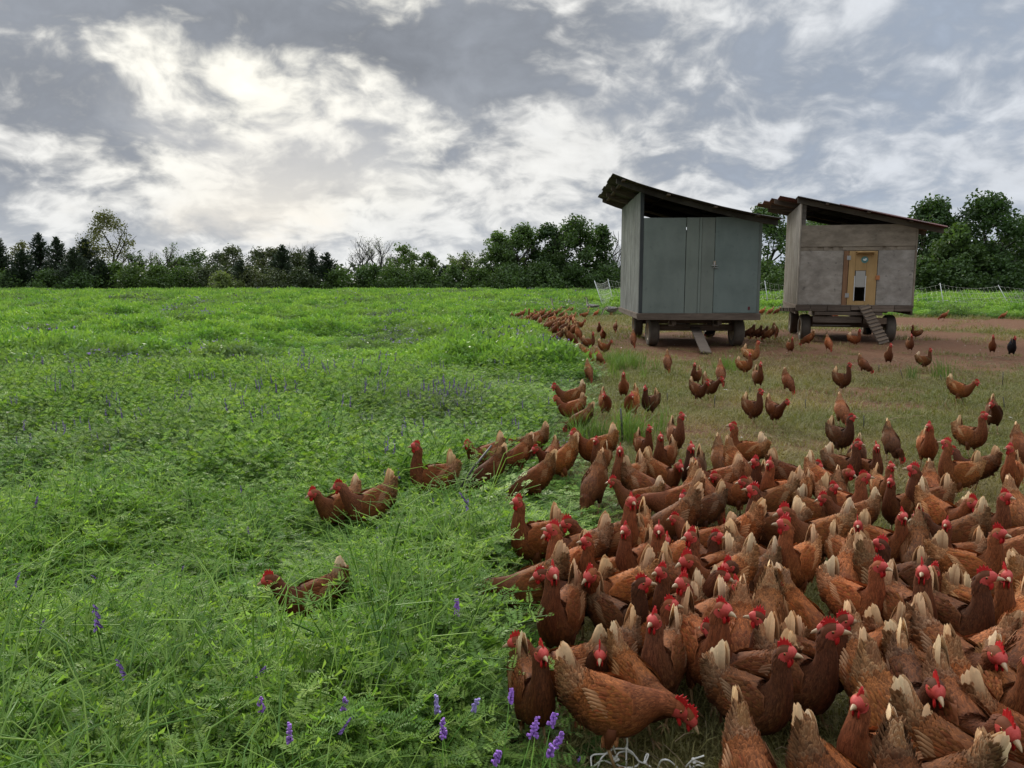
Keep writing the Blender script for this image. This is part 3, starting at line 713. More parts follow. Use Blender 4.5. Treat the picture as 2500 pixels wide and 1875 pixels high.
# a far wood closing the gaps behind the tree line
m = MB(); rr = random.Random(5)
for i in range(15000):
    u = rr.uniform(-700, 3200); D_ = rr.uniform(116, 150); p = tbase(u, D_); hh = 2.6 + 2.6 * float(fbm(np.array([p.x]), np.array([3.0]), .06)[0]); p.z = hh * rr.random() ** .8
    v = rr.uniform(.7, 1.2); leaf_card(m, p, .75, rr, (v, v, v))
o = m.build('far_wood', M_lf['brown']); tag(o, kind='stuff')

# ------------------------------------------------------------------ hens
def mat_feather(name, scale_bump=True):
    t = NT(name); a = t.attr('tint').outputs['Color']; oc = t.n('ShaderNodeObjectInfo').outputs['Color']
    n = t.noise(55, 4, .6); k = t.mix(n, (.68, .68, .68), (1.3, 1.28, 1.22))
    c = t.mix(1.0, t.mix(1.0, a, oc, 'MULTIPLY'), k, 'MULTIPLY')
    return t.bsdf(c, .7, .18, sheen=.0, trans=(c, .08))
M_fea = mat_feather('hen_feather')
t = NT('hen_tail'); a_ = t.attr('tint').outputs['Color']; n_ = t.noise(70, 3, .6)
c_ = t.mix(1.0, a_, t.mix(n_, (.75, .75, .75), (1.2, 1.2, 1.2)), 'MULTIPLY'); M_tail = t.bsdf(t.mix(1.0, c_, t.n('ShaderNodeObjectInfo').outputs['Color'], 'MULTIPLY'), .6, .25, trans=(c_, .22))
t = NT('hen_comb'); n_ = t.noise(120, 3, .6); k_ = t.mix(n_, (.42, .008, .010), (.62, .030, .028)); M_comb = t.bsdf(k_, .45, .35, t.bump(n_, .3, .002), trans=(k_, .15))
t = NT('hen_face'); n_ = t.noise(110, 4, .6); k_ = t.mix(n_, (.30, .032, .024), (.60, .085, .065)); M_skin = t.bsdf(k_, .6, .3, t.bump(n_, .4, .003))
M_shank = mat_plain('hen_shank', (.30, .185, .085), .6, .3, .25, 60)
M_beak = mat_plain('hen_beak', (.36, .24, .13), .4, .5, .25, 60)
t = NT('hen_eye'); t.bsdf(t.attr('tint').outputs['Color'], .1, .6); M_eye = t.mat

REAR = [(-.205, .372, .006, .010), (-.186, .338, .020, .028), (-.162, .304, .038, .048), (-.128, .272, .057, .070), (-.085, .246, .074, .086), (-.03, .229, .085, .095), (.03, .221, .087, .096)]
POSES = {
 'U': [(.076, .232, .079, .089), (.110, .268, .062, .070), (.129, .312, .046, .050), (.136, .355, .036, .039), (.140, .394, .031, .033), ('H', .154, .424, .030, .033), (.182, .431, .025, .026), (.204, .427, .014, .015), (.210, .425, .004, .004)],
 'M': [(.078, .230, .079, .089), (.116, .258, .062, .070), (.148, .292, .047, .050), (.172, .322, .037, .039), (.190, .347, .031, .033), ('H', .212, .365, .030, .033), (.240, .366, .025, .026), (.261, .360, .014, .015), (.267, .358, .004, .004)],
 'L': [(.085, .226, .079, .088), (.130, .238, .063, .069), (.172, .248, .048, .052), (.208, .251, .038, .040), (.236, .248, .031, .033), ('H', .262, .240, .030, .033), (.287, .228, .025, .026), (.305, .214, .014, .015), (.309, .211, .004, .004)],
 'D': [(.085, .218, .080, .088), (.132, .203, .064, .070), (.172, .176, .049, .053), (.202, .144, .038, .041), (.224, .114, .031, .033), ('H', .243, .088, .030, .033), (.257, .064, .025, .026), (.264, .044, .014, .015), (.266, .038, .004, .004)]}
def catmull(P, n):
    P = np.array(P, float); out = []
    Q = np.vstack([2 * P[0] - P[1], P, 2 * P[-1] - P[-2]])
    for i in range(len(P) - 1):
        p0, p1, p2, p3 = Q[i:i + 4]
        for k in range(n):
            t = k / n; out.append(.5 * ((2 * p1) + (-p0 + p2) * t + (2 * p0 - 5 * p1 + 4 * p2 - p3) * t * t + (-p0 + 3 * p1 - 3 * p2 + p3) * t ** 3))
    out.append(P[-1]); return np.array(out)
HCOL = dict(chest=(.120, .029, .009), back=(.235, .072, .021), hack0=(.150, .037, .010), hack1=(.36, .150, .050), rump=(.37, .165, .068), cream=(.80, .52, .28), white=(.90, .66, .40), brown=(.31, .125, .052), wing=(.215, .066, .020), belly=(.120, .038, .016))
def lerp3(a, b, t): return tuple(x + (y - x) * t for x, y in zip(a, b))
def make_hen(pose, yaw=0.0, seed=0, stride=0, lod=0, tailc='cream', fan=.5, fluff=1.0):
    """returns dict of meshes for one pose"""
    rr = random.Random(seed)
    raw = [r for r in REAR] + POSES[pose]
    hi = [i for i, r in enumerate(raw) if r[0] == 'H'][0]
    ring = [(r[1:] if r[0] == 'H' else r) for r in raw]
    pit = {'U': .20, 'M': 0.0, 'L': -.08, 'D': -.24}[pose]; cP, sP = math.cos(pit), math.sin(pit)
    def tilt(x, z): return (x * cP - (z - .2) * sP, .2 + x * sP + (z - .2) * cP)
    ring = [(*tilt(r[0], r[1]), r[2], r[3]) if i < 9 else (*tilt(r[0], r[1]), r[2], r[3]) for i, r in enumerate(ring)]
    if pose == 'D': ring = [(r[0], max(r[1], .025), r[2], r[3]) if i < hi - 2 else (r[0] + .02, r[1] + .055, r[2], r[3]) for i, r in enumerate(ring)]
    sub = 4 if lod == 0 else 2
    C = catmull(ring, sub); n = len(C); NS = 20 if lod == 0 else 10
    C[:, 2:] = np.maximum(C[:, 2:], .003)
    # head yaw: neck points swing about the vertical at the neck base
    sN = 7 * sub; sH = hi * sub; bx = C[sN][0]
    def wgt(s): return float(np.clip((s - sN) / max(1, (sH - sN) * .9), 0, 1)) ** 1.3
    def bend(p, s):
        w = wgt(s) * yaw; px = bx if pose in 'UM' else bx - .03
        if pose == 'U': px = C[sH][0] - .025
        x, y = p.x - px, p.y; c, sn = math.cos(w), math.sin(w)
        return Vector((px + x * c - y * sn, x * sn + y * c, p.z))
    def frame(s):
        i0 = max(0, min(n - 2, int(s))); f = s - i0; a = C[i0] * (1 - f) + C[i0 + 1] * f
        j0 = max(0, i0 - 1); j1 = min(n - 1, i0 + 2); T = Vector((C[j1][0] - C[j0][0], 0, C[j1][1] - C[j0][1])).normalized()
        Nn = Vector((-T.z, 0, T.x)); return Vector((a[0], 0, a[1])), T, Nn, a[2], a[3]
    def surf(s, th):
        c, T, Nn, rw, rh = frame(s)
        # slightly pear-shaped section: fuller below
        return c + Vector((0, 1, 0)) * (rw * math.sin(th)) + Nn * (rh * math.cos(th)), (Vector((0, 1, 0)) * math.sin(th) / max(rw, .01) + Nn * math.cos(th) / max(rh, .01)).normalized(), T
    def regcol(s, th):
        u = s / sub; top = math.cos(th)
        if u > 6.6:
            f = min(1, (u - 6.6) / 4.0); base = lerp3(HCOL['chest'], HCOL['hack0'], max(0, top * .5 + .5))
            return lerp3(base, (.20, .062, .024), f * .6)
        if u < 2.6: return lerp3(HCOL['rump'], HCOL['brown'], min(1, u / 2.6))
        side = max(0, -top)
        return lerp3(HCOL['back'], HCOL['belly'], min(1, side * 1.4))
    m = MB(); vs = []; cols = []; fs = []
    for i in range(n):
        for j in range(NS):
            th = 2 * math.pi * j / NS; p, nn, T = surf(i, th)
            if lod == 0 and i < sH - 2: p = p - nn * .004
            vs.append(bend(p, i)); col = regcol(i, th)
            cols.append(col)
    for i in range(n - 1):
        for j in range(NS): fs.append((i * NS + j, i * NS + (j + 1) % NS, (i + 1) * NS + (j + 1) % NS, (i + 1) * NS + j))
    m.add(vs, fs, cols, 0, True)
    # bare red face from just in front of the head ring
    for k in range(len(m.f)):
        i = k // NS; j = k % NS
        th = 2 * math.pi * (j + .5) / NS
        if i >= sH - (2 if lod == 0 else 0) and -.95 < math.cos(th) < .42: m.m[k] = 1
        elif i >= sH + (4 if lod == 0 else 2): m.m[k] = 1
    # thighs and shanks
    for sd in (-1, 1):
        st = stride * sd * .035; hipx = -.005
        hip = Vector((hipx + st * .2, sd * .046, .185)); hock = Vector((-.022 + st * .6, sd * .046, .098)); ank = Vector((.008 + st * 1.4, sd * .046, .016))
        m.tube([hip, hip.lerp(hock, .5), hock], [.044, .030, .014], 9 if lod == 0 else 5, HCOL['belly'], 0)
        m.tube([hock + Vector((0, 0, .006)), hock.lerp(ank, .5), ank], [.0082, .0068, .0075], 6 if lod == 0 else 4, None, 2)
        for az, ln in ((0, .062), (.62, .052), (-.62, .052), (math.pi, .026)):
            e = ank + Vector((math.cos(az) * ln, math.sin(az) * ln, -.011)); m.tube([ank, ank.lerp(e, .55) + Vector((0, 0, .004)), e], [.0066, .0055, .003], 5 if lod == 0 else 3, None, 2)
    hc, hT, hN, _, _ = frame(sH)
    # head frame
    nose = Vector((C[n - 1][0], 0, C[n - 1][1])); hd = (nose - hc).normalized(); hu = Vector((-hd.z, 0, hd.x))
    def H(a, b, c): return bend(hc + hd * (a * 1.1) + Vector((0, 1, 0)) * b + hu * c, n)
    for sd in (-1, 1):
        e = H(.015, sd * .0275, .009); ev = []; ec = []
        if lod == 0:
            o_ = bend(hc + hd * .014 + Vector((0, sd * .040, 0)) + hu * .008, n) - e; o_.normalize()
            a_ = (H(.03, sd * .0275, .009) - e).normalized(); b_ = o_.cross(a_)
            for (rad, off, col) in ((.0062, 0, (.30, .10, .02)), (.0048, .0022, (.34, .13, .03)), (.0032, .0034, (.004, .004, .004)), (.0, .0042, (.004, .004, .004))):
                for k in range(8): th = k * math.pi / 4; ev.append(e + o_ * off + (a_ * math.cos(th) + b_ * math.sin(th)) * rad); ec.append(col)
            m.add(ev, [(r * 8 + k, r * 8 + (k + 1) % 8, (r + 1) * 8 + (k + 1) % 8, (r + 1) * 8 + k) for r in range(3) for k in range(8)], ec, 3, True)
    def feather(mb, p, d, nrm, Ln, Wd, c0, c1, lift=.2, s=None, mi=0, rnd_end=.85):
        d = (d - nrm * d.dot(nrm)).normalized(); sv = d.cross(nrm).normalized()
        q = lambda t, w, h: p + d * (Ln * t) + sv * (Wd * w) + nrm * (Ln * h)
        pts = [q(0, 0, 0), q(.38, -.5, lift * .30), q(.38, .5, lift * .30), q(.36, 0, lift * .30 + .07), q(rnd_end, -.36, lift * .8), q(rnd_end, .36, lift * .8), q(rnd_end, 0, lift * .8 + .05), q(1, 0, lift)]
        if s is not None: pts = [bend(x, s) for x in pts]
        cm = lerp3(c0, c1, .35); cq = lerp3(c0, c1, .85)
        mb.add(pts, [(0, 1, 3), (0, 3, 2), (1, 4, 6, 3), (3, 6, 5, 2), (4, 7, 6), (6, 7, 5)], [c0, cm, cm, cm, cq, cq, c0, c1], mi, True)
    if lod == 0:
        # contour feathers from neck to rump, row over row
        s = sH - 1.2
        while s > 1.0:
            u = s / sub; c, T, Nn, rw, rh = frame(s)
            neck = u > 7.6
            fw = .009 if neck else (.015 if u > 5.5 else .018); fl = .030 if neck else (.029 if u > 5.5 else .034)
            cnt = max(9, int(2 * math.pi * (rw + rh) / 2 / fw * 1.25))
            for k in range(cnt):
                th = 2 * math.pi * (k + rr.random()) / cnt; ss_ = s + rr.uniform(-.35, .35)
                p, nn, T2 = surf(ss_, th); v = rr.uniform(.62, 1.28); c0 = regcol(ss_, th)
                top = math.cos(th)
                if 6.2 < u < 10.0 and top > -.7: c1 = lerp3(HCOL['hack0'], HCOL['hack1'], rr.uniform(.25, 1.0) * max(0, 1 - abs(u - 7.6) / 2.6))
                elif u < 3.0: c1 = lerp3(c0, HCOL['cream'], rr.uniform(.0, .38))
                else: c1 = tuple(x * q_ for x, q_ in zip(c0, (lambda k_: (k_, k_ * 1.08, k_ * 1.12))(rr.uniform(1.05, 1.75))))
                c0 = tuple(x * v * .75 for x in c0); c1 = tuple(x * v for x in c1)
                if u < 3.2 and top < .2: fl_, lf = fl * 1.25, .30 * fluff
                else: fl_, lf = fl, .13
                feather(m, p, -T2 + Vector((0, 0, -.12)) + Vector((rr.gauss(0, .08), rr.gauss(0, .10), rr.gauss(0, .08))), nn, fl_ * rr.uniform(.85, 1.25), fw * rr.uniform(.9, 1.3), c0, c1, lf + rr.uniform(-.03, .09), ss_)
            s -= .30 if neck else (.27 if u > 5.5 else .30)
        # loose fluff under the tail and on the thighs
        for k in range(260):
            sd = rr.choice((-1, 1))
            if k % 2: p = Vector((-.125 + rr.gauss(0, .02), rr.gauss(0, .03), .215 + rr.gauss(0, .02))); nrm = Vector((-.8, rr.gauss(0, .5), -.35)).normalized()
            else: p = Vector((rr.uniform(-.040, .022), sd * (.046 + rr.uniform(.004, .018)), rr.uniform(.125, .18))); nrm = Vector((rr.gauss(-.1, .4), sd, -.1)).normalized()
            if k % 2: a_, b_ = tilt(p.x, p.z); p = Vector((a_, p.y, b_))
            v = rr.uniform(.7, 1.25); c0 = tuple(x * v for x in lerp3(HCOL['belly'], HCOL['rump'], rr.uniform(.0, .7)))
            feather(m, p, Vector((-.25, 0, -1)), nrm, rr.uniform(.020, .034), .014, c0, tuple(x * 1.25 for x in c0), .10)
    out = {'hen': m.mesh('hen', [M_fea, M_skin, M_shank, M_eye])}
    # wings
    for sd in (-1, 1):
        w = MB(); cx, cz = -.025, .242
        vs = []; cols = []; fs = []; nu, nv = (9, 7) if lod == 0 else (5, 4)
        def wp(a, b, e=0.0):   # a along body 0 front..1 rear, b across 0 top..1 bottom
            x = .078 - .225 * a; zc = cz + .012 + .035 * a; half = .050 * math.sin(math.pi * min(1, .10 + .86 * a) ** .8) + .008
            z = zc + half * (1 - 2 * b)
            yb = float(np.interp(x, [-.2, -.13, -.085, -.03, .03, .08, .12], [.010, .050, .074, .086, .087, .079, .056])); rel = np.clip((z - .232) / .098, -.97, .97)
            y = yb * math.sqrt(1 - rel * rel) + .008 * min(1.0, a * 4) - .0045 - .004 * max(0, a - .6) + e
            q_ = tilt(x, z); return Vector((q_[0], sd * y, q_[1]))
        for i in range(nu + 1):
            for j in range(nv + 1):
                vs.append(wp(i / nu, j / nv, .004 * math.sin(math.pi * j / nv))); cols.append(HCOL['wing'])
        for i in range(nu):
            for j in range(nv): a = i * (nv + 1) + j; fs.append((a, a + 1, a + nv + 2, a + nv + 1) if sd > 0 else (a, a + nv + 1, a + nv + 2, a + 1))
        w.add(vs, fs, cols, 0, True)
        if lod == 0:
            for r_ in range(13):
                for j in range(11):
                    a = .02 + r_ * .050 + rr.uniform(-.015, .015); b = (j + rr.random()) / 11
                    p = wp(a, b, .002 + .004 * (1 - a)); nn = Vector((0, sd * .95, .3 * (1 - 2 * b))).normalized(); v = rr.uniform(.75, 1.2); c0 = tuple(x * v * .8 for x in HCOL['wing'])
                    c1 = tuple(x * v * rr.uniform(1.1, 1.7) for x in lerp3(HCOL['wing'], HCOL['back'], .5))
                    feather(w, p, Vector((-1, -sd * (.05 + .42 * a * a), .16 + pit * -.5)), nn, .030 + .022 * (r_ > 7), .016, c0, c1, .05)
            for k in range(7):   # long flight feathers folded along the lower edge
                p = wp(.34 + .04 * k, .82 - .09 * k, .004 + .001 * k); v = rr.uniform(.7, 1.1); c0 = tuple(x * v for x in lerp3(HCOL['wing'], HCOL['rump'], .25))
                feather(w, p, Vector((-1, -.36 * sd, .16 + .02 * k)), Vector((0, sd, .2)).normalized(), .085, .017, c0, lerp3(c0, HCOL['cream'], .35), .02)
        out['wing%d' % sd] = w.mesh('wing', [M_fea])
    # tail: two banks of long feathers laid against each other, fanned fore and aft, paler to the tip
    tl = MB(); tc = HCOL[tailc]
    def TP(x, z): a_, b_ = tilt(x, z); return Vector((a_, 0, b_))
    nf = 10 if lod == 0 else 4
    for sd in (-1, 1):
        for k in range(nf):
            f = k / (nf - 1); ang = R(76) - R(6 + 17 * fan) * f + rr.gauss(0, .04); ang += pit
            p = TP(-.148 - .040 * f, .300 + .006 * f) + Vector((0, sd * (.016 - .004 * f), 0)); tipw = .004 + .010 * f * fan
            d0 = Vector((-math.cos(ang), -sd * (.016 - tipw) / .17, math.sin(ang))).normalized()
            nn = Vector((0, sd, .06)).normalized(); nn = (nn - d0 * nn.dot(d0)).normalized(); sv = d0.cross(nn).normalized()
            ln = (.164 - .085 * f ** 1.5 - .01 * fan) * rr.uniform(.92, 1.06); v = rr.uniform(.88, 1.12); dark = rr.random() < .22
            c0 = tuple(x * v for x in HCOL['brown']); c1 = tuple(x * v for x in (lerp3(tc, HCOL['brown'], .4) if dark else tc)); wd = rr.uniform(.036, .045)
            q = lambda t_, w_, h_: p + d0 * (ln * t_) + sv * (wd * w_) + nn * h_
            T_ = [0, .28, .55, .78, .93]; W_ = [.2, .48, .50, .44, .26]; vs = []; cs = []
            for t_, w_ in zip(T_, W_):
                h_ = .010 * math.sin(math.pi * t_) - .0012 * k; fr = rr.uniform(-.02, .02) if t_ > .9 else 0
                vs += [q(t_ + fr, -w_, h_ - .003), q(t_, 0, h_ + .003), q(t_ - fr, w_, h_ - .003)]; cc = lerp3(c0, c1, min(1, max(0, (t_ - .24) / .55))); cs += [cc, tuple(x * .88 for x in cc), cc]
            vs.append(q(1, 0, -.0012 * k)); cs.append(c1); fs = []
            for i in range(4):
                a = i * 3; fs += [(a, a + 1, a + 4, a + 3), (a + 1, a + 2, a + 5, a + 4)]
            fs += [(12, 13, 15), (13, 14, 15)]; tl.add(vs, fs, cs, 0, True)
    if lod == 0:   # coverts wrap the tail base into a cone
        r0 = TP(-.150, .275); r1 = TP(-.198, .400); ax = (r1 - r0)
        for k in range(420):
            th = rr.uniform(0, 2 * math.pi); t_ = rr.random() ** .8
            e1 = Vector((0, 1, 0)); e2 = ax.normalized().cross(e1); o_ = e1 * math.sin(th) * .62 + e2 * math.cos(th); rad = .056 * (1 - .62 * t_)
            p = r0 + ax * (.78 * t_) + o_ * rad; on = o_.normalized()
            v = rr.uniform(.75, 1.2); c0 = tuple(x * v for x in lerp3(HCOL['brown'], HCOL['rump'], rr.uniform(.15, .7))); c1 = tuple(x * v for x in lerp3(HCOL['rump'], tc, rr.random() * t_ * .75))
            feather(tl, p, ax.normalized() - on * .30, on, rr.uniform(.030, .046), .014, c0, c1, .04)
    out['tail'] = tl.mesh('tail', [M_tail])
    # comb: a saw-edged slab with thickness
    cb = MB(); ups = [(-.022, .004), (-.020, .026), (-.012, .022), (-.006, .037), (.001, .025), (.008, .040), (.014, .026), (.021, .036), (.026, .022), (.033, .027), (.036, .012), (.040, .002)]
    sc_ = rr.uniform(.95, 1.2); flop = rr.uniform(-.25, .25); L_ = []
    for (a, h) in ups: L_.append((a, h * sc_))
    vs = []; 
    for (a, h) in L_:
        zz = .019 - max(0, a - .012) * .35 if a > .012 else .019 - max(0, -a - .01) * .3
        for y in (-.0035, .0035): vs.append(H(a, y * (1 - .5 * h / .04) + flop * h, zz + h)); 
        for y in (-.0045, .0045): vs.append(H(a, y, zz - .006))
    fs = []
    for i in range(len(L_) - 1):
        a = i * 4; b = a + 4; fs += [(a, a + 2, b + 2, b), (a + 1, b + 1, b + 3, a + 3), (a, b, b + 1, a + 1)]
    fs += [(0, 1, 3, 2), (len(L_) * 4 - 4, len(L_) * 4 - 2, len(L_) * 4 - 1, len(L_) * 4 - 3)]
    cb.add(vs, fs); out['comb'] = cb.mesh('comb', [M_comb])
    wt = MB()
    for sd in (-1, 1):
        vs = []; rings = [(0, .003), (.006, .008), (.014, .0115), (.022, .0105), (.029, .005)]; n8 = 7
        for (dz, r) in rings:
            for k in range(n8): th = 2 * math.pi * k / n8; b = H(.024, sd * .010, -.014); vs.append(b + (H(1, 0, 0) - H(0, 0, 0)) * (r * math.cos(th)) + Vector((0, .42 * r * math.sin(th), -dz * sc_)) )
        fs = [(i * n8 + k, i * n8 + (k + 1) % n8, (i + 1) * n8 + (k + 1) % n8, (i + 1) * n8 + k) for i in range(4) for k in range(n8)] + [tuple(range(4 * n8, 5 * n8))]
        wt.add(vs, fs, None, 0, True)
    out['wattle'] = wt.mesh('wattle', [M_comb])
    bk = MB(); vs = []; rings = [(.036, .0115, .0125, .0), (.054, .009, .0095, -.001), (.069, .005, .006, -.005), (.077, .001, .0015, -.010)]
    for (a, rw, rh, dz) in rings:
        for k in range(8): th = 2 * math.pi * k / 8; vs.append(H(a, rw * math.sin(th), rh * math.cos(th) + dz - .002))
    fs = [(i * 8 + k, i * 8 + (k + 1) % 8, (i + 1) * 8 + (k + 1) % 8, (i + 1) * 8 + k) for i in range(3) for k in range(8)]; bk.add(vs, fs, None, 0, True); out['beak'] = bk.mesh('beak', [M_beak])
    out['headpos'] = H(.01, 0, .0)
    return out

# positions read off the photograph: anchor(b body, h head, t tail tip) tile-x tile-y heading pose
TILES = {
 'A': (1394, 1460, 4.0, """b450,1080,0,L b830,760,255,U b1230,640,300,U b1880,790,180,M b1790,1060,345,U t1515,1030,300,D h60,530,235,M t435,190,310,L b170,330,205,D b320,250,270,D b870,330,300,U b1060,360,300,D
   b1760,430,270,D h1960,290,235,U b2130,270,320,D t905,260,285,D"""),
 'B': (1947, 1460, 4.0, """h240,380,320,U t155,170,265,D h720,460,335,U t270,470,305,D t590,640,310,D h950,870,285,M b1370,880,352,L t1000,190,290,D b1050,640,0,L h1980,560,335,M t1560,420,300,D b1700,350,325,U h2045,230,270,M
   t2185,190,215,D h2160,700,300,U b2000,1480,350,L h1730,1280,300,M t1465,1070,300,D t1005,1080,345,L t900,1200,290,D h1160,1590,340,M h490,1090,215,U t60,1255,310,D h1930,1230,250,D t2195,1430,200,D h360,510,225,M t460,230,300,D"""),
 'D': (1947, 1045, 4.0, """h790,1400,325,U h1250,1570,305,U t850,1460,300,D h1350,1390,225,U h1570,1540,190,L t2060,1330,300,D t1945,1195,330,D h2020,1560,330,U b1680,1420,10,U
   t425,75,280,D h525,165,255,M h725,190,320,U b540,400,335,U t60,240,280,D h190,385,345,M t175,440,265,D b70,720,265,D t330,400,285,D t390,420,275,D h490,480,330,M h590,550,335,U h350,570,335,U b530,900,200,M t130,770,235,D b200,960,190,D
   b270,1190,260,D b130,1310,310,D t390,1040,275,D t540,1190,320,D h615,980,305,U b500,1570,270,D h840,1150,220,U h1030,890,320,U t980,725,310,D h910,350,295,U h910,520,235,U t1060,320,260,D h1160,500,225,U t1290,300,280,D t1340,480,255,D
   h1430,230,205,U h1520,215,185,M b2090,460,265,U t1660,475,275,D t1795,475,320,D b2160,850,300,D h2030,735,330,U h1690,835,320,M t1390,675,280,D b1230,910,0,D h1270,970,215,M t1160,850,270,D h1420,930,225,U t1730,915,235,D b2150,1190,185,L b2150,1340,190,D t1190,1195,255,D"""),
 'C': (1394, 1045, 4.0, """b230,240,180,M t105,50,190,D h240,80,245,U t310,145,245,D b60,310,195,D t290,290,255,D t420,240,275,D h480,315,225,U t555,150,300,D b690,440,290,D b720,170,300,U b910,280,240,U b890,490,330,M b690,590,345,L b640,710,180,M h1010,645,210,M h800,745,190,L
   b1130,730,260,D b1240,690,300,D h1110,805,180,D h1160,250,250,U b1250,270,300,D b1220,400,200,D b1470,330,280,D b1680,240,180,U b1390,580,190,M h1480,445,200,M b1640,420,310,D h1770,370,260,U t1890,215,290,D b1880,540,250,D h1740,545,200,M h1945,425,220,U b2070,420,200,D h2110,520,250,M
   b1560,780,260,D t1640,495,280,D b1650,840,270,D b1370,880,220,D b970,1000,190,D h1020,905,185,M b680,1060,275,D t770,825,240,D h510,855,250,U h70,955,190,M h150,1095,210,U b370,1190,290,D h490,1085,240,U h840,1005,230,U b600,1340,235,D t1230,940,210,D h1090,1090,320,M h1180,1190,220,U h1410,1085,300,U
   b1590,1100,180,D b1450,970,190,D b1920,1020,205,U h1740,890,270,D t2100,695,310,D h2100,925,200,M h2110,1090,245,U t1950,1190,0,D t1985,1240,280,D b1490,1310,255,D b1710,1330,220,D b1830,1330,345,L h1530,1385,230,M h1390,1505,320,M t1530,1455,265,D h1690,1560,330,U h2050,1600,340,M t1900,1425,275,D h910,1440,225,U h1040,1360,220,M t1080,1275,300,D
   h750,1560,320,U h600,1510,230,M b510,1580,285,D t870,1505,255,D h1110,1590,225,U h130,1480,200,M"""),
 'E': (1100, 1245, 4.0, """b790,350,200,U h910,235,190,M h1050,310,230,U b790,790,180,L b1330,870,180,M b1060,1140,240,U h760,1255,185,M h890,1425,290,U"""),
 'F': (1220, 720, 4.0, """b870,740,280,D b850,570,335,D b970,590,285,D b1030,510,330,M b880,470,345,U b1010,390,280,M b972,330,270,U b1130,310,260,D b1305,440,280,D b560,420,180,D b690,420,330,D b770,380,290,D b830,195,180,L b850,150,185,D b940,180,200,D b1210,160,300,D b1160,150,0,D
   b1640,660,280,D b1910,780,250,U b2160,780,280,D b2060,890,310,M b1950,930,315,M b1210,900,270,U b1035,1060,290,M b1285,1080,250,M b1465,1050,235,U b690,1030,180,M b690,1110,190,M b790,1190,190,D b310,1440,180,L b170,1570,215,D h420,1480,250,M b330,1820,200,D b610,1640,200,D b1730,1390,290,U"""),
 'I': (1240, 700, 6.506, """b65,450,90,D b150,450,180,D b215,440,185,D b185,520,190,D b240,530,180,D b310,510,200,D b360,440,180,U b430,460,190,D b475,420,185,M b540,440,190,D b440,500,200,D b512,540,270,D b580,490,190,D b640,430,190,D b640,360,180,M b700,440,200,D b600,610,190,D b645,625,200,D b695,600,190,D b680,520,185,D b740,500,270,D
   b760,420,190,D b800,400,200,D b850,440,190,D b890,380,270,D b940,390,200,D b1010,380,280,M b840,520,190,D b885,500,200,D b930,450,280,D b960,490,190,D b860,580,200,D b780,620,195,D b750,680,215,D b885,640,210,D b960,560,270,D b1020,500,200,D b1050,550,280,D b900,690,210,L b1010,650,215,D b1130,610,0,M b1050,690,215,D b1115,715,280,D"""),
 'G': (1700, 720, 4.0, """b550,600,345,U* b490,690,330,U b605,810,280,U b895,840,300,D b1440,840,330,U b1640,670,315,D b1880,600,275,U b2090,490,290,U b2140,370,180,U b565,1110,310,U b775,1120,305,M b920,500,290,U b1095,430,190,D b1295,480,290,D b1560,440,345,U b520,370,200,D! b590,370,190,D! b650,370,180,D! b770,360,290,D b710,385,190,D
   b640,170,180,D b720,165,200,D b790,160,180,D b950,260,250,D b1690,350,280,U# b150,345,180,D# b1280,210,350,L b1350,200,20,D"""),
 'H': (1947, 720, 4.0, """b1250,640,350,U b1905,510,280,U b2095,530,275,U# b1430,205,190,D b2010,195,210,D b1590,930,340,M b1920,1180,280,M b430,1390,310,U b440,1130,285,D b1720,1400,320,U b1270,1490,275,U b920,1430,285,D b2180,1490,300,D"""),
 'L': (500, 1000, 2.765, """b720,1290,180,M b890,670,215,M b1110,690,205,M b1510,500,185,U b1880,330,190,M b1925,420,205,D""")}
BZ = .195
def hen_place(kind, u, v, hd, pose):
    a = R(hd); f = Vector((math.cos(a), math.sin(a), 0))
    if kind == 'b': off, z = 0.0, BZ
    elif kind == 't': off, z = -.17, .37
    else: off, z = {'U': (.08, .38), 'M': (.155, .32), 'L': (.20, .19), 'D': (.18, .08)}[pose]
    p = at_z(u, v, z); return Vector((p.x - f.x * off, p.y - f.y * off, 0))
HENS = []
import re as _re
for tk, (ox, oy, sc_, txt) in TILES.items():
    for tok in txt.split():
        g = _re.match(r'([bht])(-?\d+),(-?\d+),(\d+),([UMLD])([*!#]?)', tok)
        k, x, y, hd, ps, fl = g.group(1), int(g.group(2)), int(g.group(3)), int(g.group(4)), g.group(5), g.group(6)
        q = at_z(ox + x / sc_, oy + y / sc_, .25); wh = hd - math.degrees(math.atan2(q.x, q.y))   # heading seen from the camera -> heading in the field
        HENS.append([hen_place(k, ox + x / sc_, oy + y / sc_, wh, ps), hd, ps, fl, tk, wh])
# a tail read off beside a raised head usually belongs to that same bird: keep one of the two
def tailpx(h):
    a = R(h[5]); return project((h[0].x - math.cos(a) * .17, h[0].y - math.sin(a) * .17, .36))
up_ = [tailpx(h) for h in HENS if h[2] in 'UM']
HENS = [h for h in HENS if h[2] != 'D' or h[4] not in 'ABCD' or not any(math.hypot(q[0] - u[0], (q[1] - u[1]) * .8) < 46 for q in (tailpx(h),) for u in up_)]
